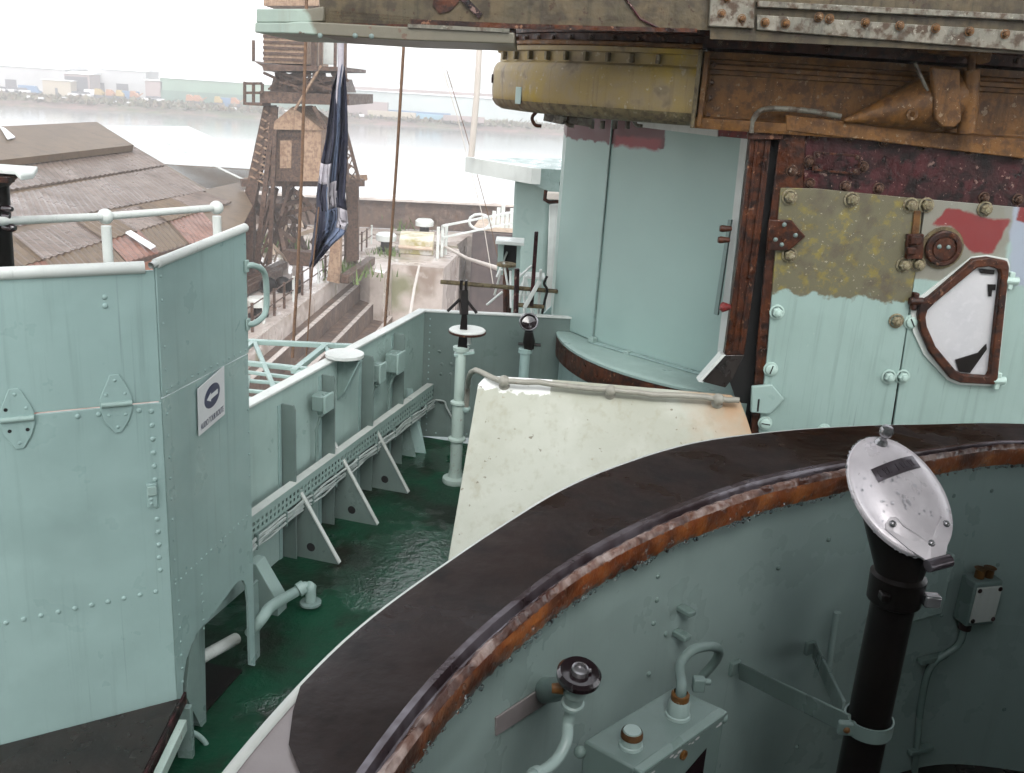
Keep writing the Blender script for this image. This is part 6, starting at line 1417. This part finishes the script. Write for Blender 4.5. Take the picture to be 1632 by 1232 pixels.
# walls of the shed
e0, e1 = RP.p(170, 430, -.2), RP.p(384, 366, -.2)
q = MB(); ed = (e1 - e0).normalized(); w0, w1 = e0 - ed * 22, e1 - ed * .2
for s_, a_, b_ in ((0, w0, w1),):
    dv = Vector((ed.y, -ed.x, 0)).normalized() * -.6
    q.prism([Vector((a_.x, a_.y, ZQ)), Vector((b_.x, b_.y, ZQ)), b_, a_], dv)
q.build('brick_wall', M['brick'], shd)
q = MB(); q.bar(w0 + UP * .05 + Vector((ed.y, -ed.x, 0)) * .2, w1 + UP * .05 + Vector((ed.y, -ed.x, 0)) * .2, .15, .15); q.build('gutter', M['crane'], shd)
g1_ = RP.p(382, 292, -.2)
q = MB(); q.prism([Vector((w1.x, w1.y, ZQ)), Vector((g1_.x, g1_.y, ZQ)), g1_ - UP * .5, w1 - UP * .3], -ed * .3); q.build('gable_wall', M['brick'], shd)
for k in range(3):
    c = w1 - ed * (1.0 + k * 1.6) + Vector((ed.y, -ed.x, 0)).normalized() * .1; q = MB(); q.box(Vector((c.x, c.y, ZQ + 1.5)), .25, .9, 2.6, (Vector((ed.y, -ed.x, 0)), ed, UP)); q.build('door', M['pale_wood'], shd)
# pale metal-roofed shed beyond
M['roof_white'] = Mat('pale_wet_metal_roof', .25).base((.50, .53, .53)).vary((.42, .45, .45), .2).done()
pz_ = -3.4
pr = [atz(158, 199, -1.6), atz(300, 201, -1.6), atz(402, 255, -4.4), atz(402, 300, -4.6), atz(325, 308, -4.6), atz(215, 236, -2.6)]
ps = thing('pale_roofed_shed', atz(320, 330, ZQ), 'low shed with large pale wet metal roof behind the brick shed', 'shed')
R2 = Plane(atz(300, 203, -2.0), (.16, -.20, 1)); 
pp2 = [(120, 200), (300, 201), (345, 222), (420, 268), (420, 312), (300, 320), (200, 260), (120, 240)]
q = MB(); q.prism([R2.p(x, y) for x, y in pp2], (0, 0, -.15)); q.build('roof', M['roof_white'], ps)
q = MB(); q.bar(R2.p(255, 222, .05), R2.p(400, 292, .05), .12, .1); q.build('seam', M['white_paint'], ps)
q = MB(); q.prism([R2.p(418, 270), R2.p(418, 310), R2.p(300, 318), R2.p(202, 258)], (0, 0, -4.5)); q.build('wall', M['roof_dark'], ps)

# ================================================================ far bank
BZ = -7.4
bk0 = lambda x, y: atz(x, y, ZW)
shore = [bk0(-900, 120), bk0(-300, 152), bk0(0, 168), bk0(200, 178), bk0(400, 189), bk0(640, 201), bk0(880, 215), bk0(1300, 240), bk0(2200, 300)]
shore = smoothpath(shore, 8); bvec = Vector((-.25, .97, 0)); rr = random.Random(4)
M['bank'] = Mat('scrubby_bank', .9).base((.17, .115, .10)).vary((.10, .11, .06), .05, .45, .6).vary((.24, .155, .14), .12, .5, .68, .8).vary((.07, .075, .04), .5, .5, .7, .7).bump(.5, .5, .8).done()
rows = []
for d_, z in [(0, ZW - .3), (1.5, ZW + .3), (9, BZ - .6), (16, BZ - .2), (30, BZ), (60, BZ), (160, BZ), (500, BZ + 1), (1600, BZ + 2), (3000, BZ + 2)]:
    rows.append([p + bvec * d_ + UP * (z - ZW + (rr.uniform(-.25, .35) if 1 < d_ < 20 else 0)) for p in shore])
q = MB(); q.sheet(rows); tag(q.build('far_bank', M['bank'], smooth=60), kind='structure')
# scrub on the bank: leaf clumps
gb = Mat('bank_scrub', .9).base((.11, .10, .06)).vary((.17, .115, .08), .3, .4, .6).vary((.10, .12, .04), 1.2, .5, .7).done()
q = MB(); rr = random.Random(12)
for k in range(2600):
    i = rr.randrange(4, len(shore) - 6); p = shore[i].lerp(shore[i + 1], rr.random()); d_ = rr.uniform(3, 24); c = p + bvec * d_; c.z = BZ - .9 + rr.uniform(0, .5) + (d_ > 10) * .4; s = rr.uniform(.4, 1.1)
    for m_ in range(3):
        u = Vector((rr.uniform(-1, 1), rr.uniform(-1, 1), rr.uniform(.1, 1))) * s; v = Vector((rr.uniform(-1, 1), rr.uniform(-1, 1), rr.uniform(-.3, 1))) * s; q.add([c, c + u, c + u + v, c + v], [(0, 1, 2, 3)])
o = q.build('bank_scrub', gb); tag(o, 'low scrub covering the far river bank', 'scrub', kind='stuff')
def Mflat(name, c, r=.6): return Mat(name, r).base(c).vary(tuple(x * .85 for x in c), .1, .4, .65).done()
M['wall_grey'] = Mflat('far_grey_cladding', (.42, .42, .42)); M['wall_white'] = Mflat('far_white_cladding', (.7, .7, .7)); M['wall_green'] = Mflat('far_green_cladding', (.17, .26, .19)); M['wall_green2'] = Mflat('far_dark_green_cladding', (.10, .17, .13))
M['wall_pale'] = Mflat('far_pale_cladding', (.40, .45, .44)); M['wall_pink'] = Mflat('far_pink_wall', (.30, .23, .22)); M['wall_beige'] = Mflat('far_beige_wall', (.40, .34, .26)); M['door_dark'] = Mflat('far_dark_door', (.08, .075, .09)); M['roof_far'] = Mflat('far_white_roof', (.8, .8, .8))
def fshed(name, x0, x1, ye, Y, depth, wall_m, label, rise=1.6, doors=(), band=None):
    a, b = aty(x0, ye, Y), aty(x1, ye + (x1 - x0) * .055, Y); b.z = a.z; t = thing(name, Vector(((a.x + b.x) / 2, Y, BZ)), label, 'warehouse')
    dv = bvec * depth; A, B = Vector((a.x, a.y, BZ)), Vector((b.x, b.y, BZ)); h = a.z - BZ
    q = MB(); q.prism([A, B, B + dv, A + dv], (0, 0, h)); q.build('wall', wall_m, t)
    q = MB(); m0 = A + dv * .5 + UP * (h + rise); m1 = B + dv * .5 + UP * (h + rise); e = bvec * -.4; ov_ = Vector((.4, 0, 0))
    ra_, rb_, rc_, rd_ = A + UP * (h + .05) + e - ov_, B + UP * (h + .05) + e + ov_, B + UP * (h + .05) + dv - e + ov_, A + UP * (h + .05) + dv - e - ov_
    q.add([ra_, rb_, rc_, rd_, m0 - ov_, m1 + ov_], [(0, 1, 5, 4), (2, 3, 4, 5), (0, 4, 3), (1, 2, 5), (0, 3, 2, 1)]); q.build('roof', M['roof_far'], t)
    for (d0, d1, dy) in doors:
        p0, p1 = aty(d0, ye + 20, Y - .05), aty(d1, ye + 20, Y - .05); hh = aty(d0, dy, Y - .05).z - BZ
        q = MB(); q.prism([Vector((p0.x, Y - .06, BZ)), Vector((p1.x, Y - .06, BZ)), Vector((p1.x, Y - .06, BZ + hh)), Vector((p0.x, Y - .06, BZ + hh))], (0, .12, 0)); q.build('door', M['door_dark'], t)
    if band:
        q = MB(); q.prism([A + UP * .05 - bvec * .08, B + UP * .05 - bvec * .08, B + UP * h * band[0] - bvec * .08, A + UP * h * band[0] - bvec * .08], bvec * .06); q.build('band', band[1], t)
    return t
fshed('far_warehouse', -260, 103, 88, 312, 40, M['wall_grey'], 'widest grey warehouse with white roof at far left across the river', 1.5, ((6, 24, 126),))
fshed('far_warehouse', 102, 142, 117, 300, 30, M['wall_pink'], 'narrow warehouse with tall dull door beside the widest grey one', .8, ((104, 140, 121),))
fshed('far_warehouse', 141, 232, 109, 318, 36, M['wall_grey'], 'mid grey warehouse with two dark doors across the river', 1.2, ((147, 166, 131), (185, 204, 133)))
fshed('far_warehouse', 231, 258, 128, 300, 12, M['wall_pink'], 'small pinkish shed left of the green warehouse', .4)
fshed('far_warehouse', 255, 545, 124, 300, 44, M['wall_green'], 'long green warehouse with pale roof across the river behind the crane', 3.2, (), (.48, M['wall_green2']))
fshed('far_warehouse', 548, 1000, 143, 318, 44, M['wall_pale'], 'long pale warehouse with dark eaves across the river right of the crane', 2.6, (), None)
fshed('far_office', 67, 112, 127, 285, 9, M['wall_beige'], 'small beige office block with outside stair across the river', .25, ((88, 92, 140),))
a, b = aty(548, 139, 317.5), aty(1000, 164, 317.5); q = MB(); q.bar(a, b, .6, 1.0); tag(q.build('eaves_girder', M['wall_pink']), 'dull pink eaves strip along the long pale warehouse', 'eaves')
# containers, machines and vehicles
def mcol(n, c): 
    if n not in M: M[n] = Mflat(n, c)
    return M[n]
CW, CBl, COr, CYe, CLb = mcol('white_vehicle', (.7, .7, .72)), mcol('blue_vehicle', (.10, .18, .30)), mcol('orange_machine', (.34, .15, .07)), mcol('yellow_machine', (.36, .25, .08)), mcol('light_blue_sheet', (.20, .36, .45))
def car(x, y, L, col, label, Y=282, van=False):
    c = aty(x, y, Y); c.z = BZ; t = thing('parked_car' if not van else 'parked_van', c, label, 'van' if van else 'car', 'vehicles on the far bank')
    q = MB(); q.box(c + UP * .75, L, 1.8, .7); q.build('body', col, t, bevel=.15)
    q = MB(); hh = 1.3 if van else .6; a = c + UP * 1.08; q.prism([a + Vector((-L * .45 if van else -L * .3, -.8, 0)), a + Vector((L * .42 if van else L * .33, -.8, 0)), a + Vector((L * .3 if van else L * .2, -.8, hh)), a + Vector((-L * .44 if van else -L * .2, -.8, hh))], (0, 1.6, 0)); q.build('cabin', col if van else M['door_dark'], t, bevel=.08)
    for s in (-1, 1):
        q = MB(); q.tube([c + Vector((s * L * .32, -.95, .35)), c + Vector((s * L * .32, .95, .35))], .35, 10); q.build('wheel', M['door_dark'], t)
for x, L, lab in [(6, 4.2, 'white car at the far left end of the row across the river'), (22, 4.4, 'white car second from the left across the river'), (36, 4.2, 'white car just left of the blue van across the river'), (122, 4.4, 'white car right of the beige office across the river'), (136, 4.0, 'second white car right of the beige office across the river'), (240, 4.6, 'white car at the left end of the green warehouse'), (250, 4.2, 'white car touching the corner of the green warehouse')]:
    car(x, 147 + x * .03, L, CW, lab)
car(47, 146, 6.5, CBl, 'blue van left of the beige office across the river', 284, True); car(150, 146, 6.0, CW, 'white van in front of the mid grey warehouse', 284, True)
def machine(x, y, s, col, label, Y=283):
    c = aty(x, y, Y); c.z = BZ; t = thing('yard_machine', c, label, 'machine', 'machines on the far bank')
    q = MB(); q.box(c + UP * .5 * s, 2.6 * s, 1.8 * s, .8 * s); q.build('chassis', M['door_dark'], t, bevel=.1)
    q = MB(); q.prism([c + Vector((-1.2 * s, -.8 * s, .9 * s)), c + Vector((.9 * s, -.8 * s, .9 * s)), c + Vector((.9 * s, -.8 * s, 1.5 * s)), c + Vector((-.1 * s, -.8 * s, 2.4 * s)), c + Vector((-1.0 * s, -.8 * s, 2.4 * s))], (0, 1.6 * s, 0)); q.build('body', col, t, bevel=.1)
    q = MB(); q.bar(c + Vector((.8 * s, 0, 1.2 * s)), c + Vector((2.0 * s, 0, 2.0 * s)), .25, .25); q.build('arm', col, t)
for x, col, lab in [(160, CYe, 'yellow machine nearest the white van across the river'), (178, COr, 'orange machine between the grey warehouse doors across the river'), (194, CYe, 'yellow machine left of the blue skip across the river'), (216, COr, 'orange machine right of the blue skip across the river'), (305, COr, 'left of the paired orange machines at the green warehouse'), (317, COr, 'right of the paired orange machines at the green warehouse'), (350, CYe, 'yellow machine left of the blue container by the crane'), (376, COr, 'orange machine closest to the crane walkway')]:
    machine(x, 152 + x * .03, 1.15, col, lab)
def container(x, y, L, H_, col, label, Y=284):
    c = aty(x, y, Y); c.z = BZ; t = thing('container', c, label, 'container', 'containers on the far bank')
    q = MB(); q.box(c + UP * H_ / 2, L, 2.4, H_); q.build('box', col, t, bevel=.05)
    q = MB()
    for k in range(int(L / .6)): q.box(c + Vector((-L / 2 + .3 + k * .6, -1.23, H_ / 2)), .25, .06, H_ * .9)
    q.build('ribs', col, t)
container(205, 152, 5.5, 2.6, CBl, 'blue skip container between yellow and orange machines'); container(363, 160, 6, 2.5, CBl, 'blue container behind the machines near the crane')
container(665, 170, 20, 1.9, CBl, 'long dark blue stack in front of the pale warehouse', 292); container(705, 172, 22, 1.4, CLb, 'long light blue sheeted stack in front of the pale warehouse', 290)
container(575, 168, 16, 4.0, M['wall_pink'], 'rusty scrap-coloured stack right of the crane across the river', 288); container(625, 172, 14, 1.6, M['wall_beige'], 'low beige stack across the river right of the crane', 287); container(740, 178, 12, 1.6, M['wall_pink'], 'low pinkish stack beside the light blue sheets', 287)
rr = random.Random(8)
for k in range(14):
    i = rr.randrange(10, len(shore) - 12); p = shore[i] + bvec * rr.uniform(4, 16); q = MB(); q.box(Vector((p.x, p.y, BZ + .1)), rr.uniform(.8, 2.4), .8, rr.uniform(.3, .7), (Vector((1, 0, 0)), Vector((0, 1, 0)), UP)); tag(q.build('debris_block', CW, bevel=.05), 'pale block of debris lying in the scrub of the far bank', 'debris', 'debris on the far bank')
# hills
M['hill'] = Mat('wooded_hill', .95).base((.10, .13, .09)).vary((.06, .09, .06), .01, .4, .6).done()
hl = [(-1400, 70), (-500, 72), (0, 75), (70, 76), (150, 76), (210, 84), (260, 94), (340, 102), (420, 100), (545, 104), (620, 110), (700, 118), (800, 120), (900, 122), (1100, 126), (1500, 150), (2600, 220)]
top_ = smoothpath([aty(x, y, 1150) for x, y in hl], 6); rr = random.Random(17)
top_ = [p + UP * rr.uniform(-1.2, 1.2) for p in top_]
rows = [[Vector((p.x * .8, 800, BZ)) for p in top_], [Vector((p.x * .9, 980, BZ + (p.z - BZ) * .55)) for p in top_], top_, [Vector((p.x * 1.2, 1500, p.z * .9)) for p in top_], [Vector((p.x * 1.5, 2200, BZ)) for p in top_]]
q = MB(); q.sheet(rows); tag(q.build('hills', M['hill'], smooth=60), kind='structure')
# ================================================================ air
hz = D.materials.new('haze_air'); hz.use_nodes = True; t = hz.node_tree; t.nodes.remove(t.nodes['Principled BSDF'])
pv_ = t.nodes.new('ShaderNodeVolumePrincipled'); pv_.inputs['Color'].default_value = (1, 1, 1, 1); pv_.inputs['Density'].default_value = .0016; pv_.inputs['Anisotropy'].default_value = .0
t.links.new(pv_.outputs[0], t.nodes['Material Output'].inputs['Volume'])
HAZE = True
if HAZE:
    q = MB(); q.box((0, 1650, 13), 7000, 4400, 62); o = q.build('haze', hz, origin=(0, 1650, -18)); tag(o, 'pale rain haze over the river and the far bank', 'haze', kind='stuff')
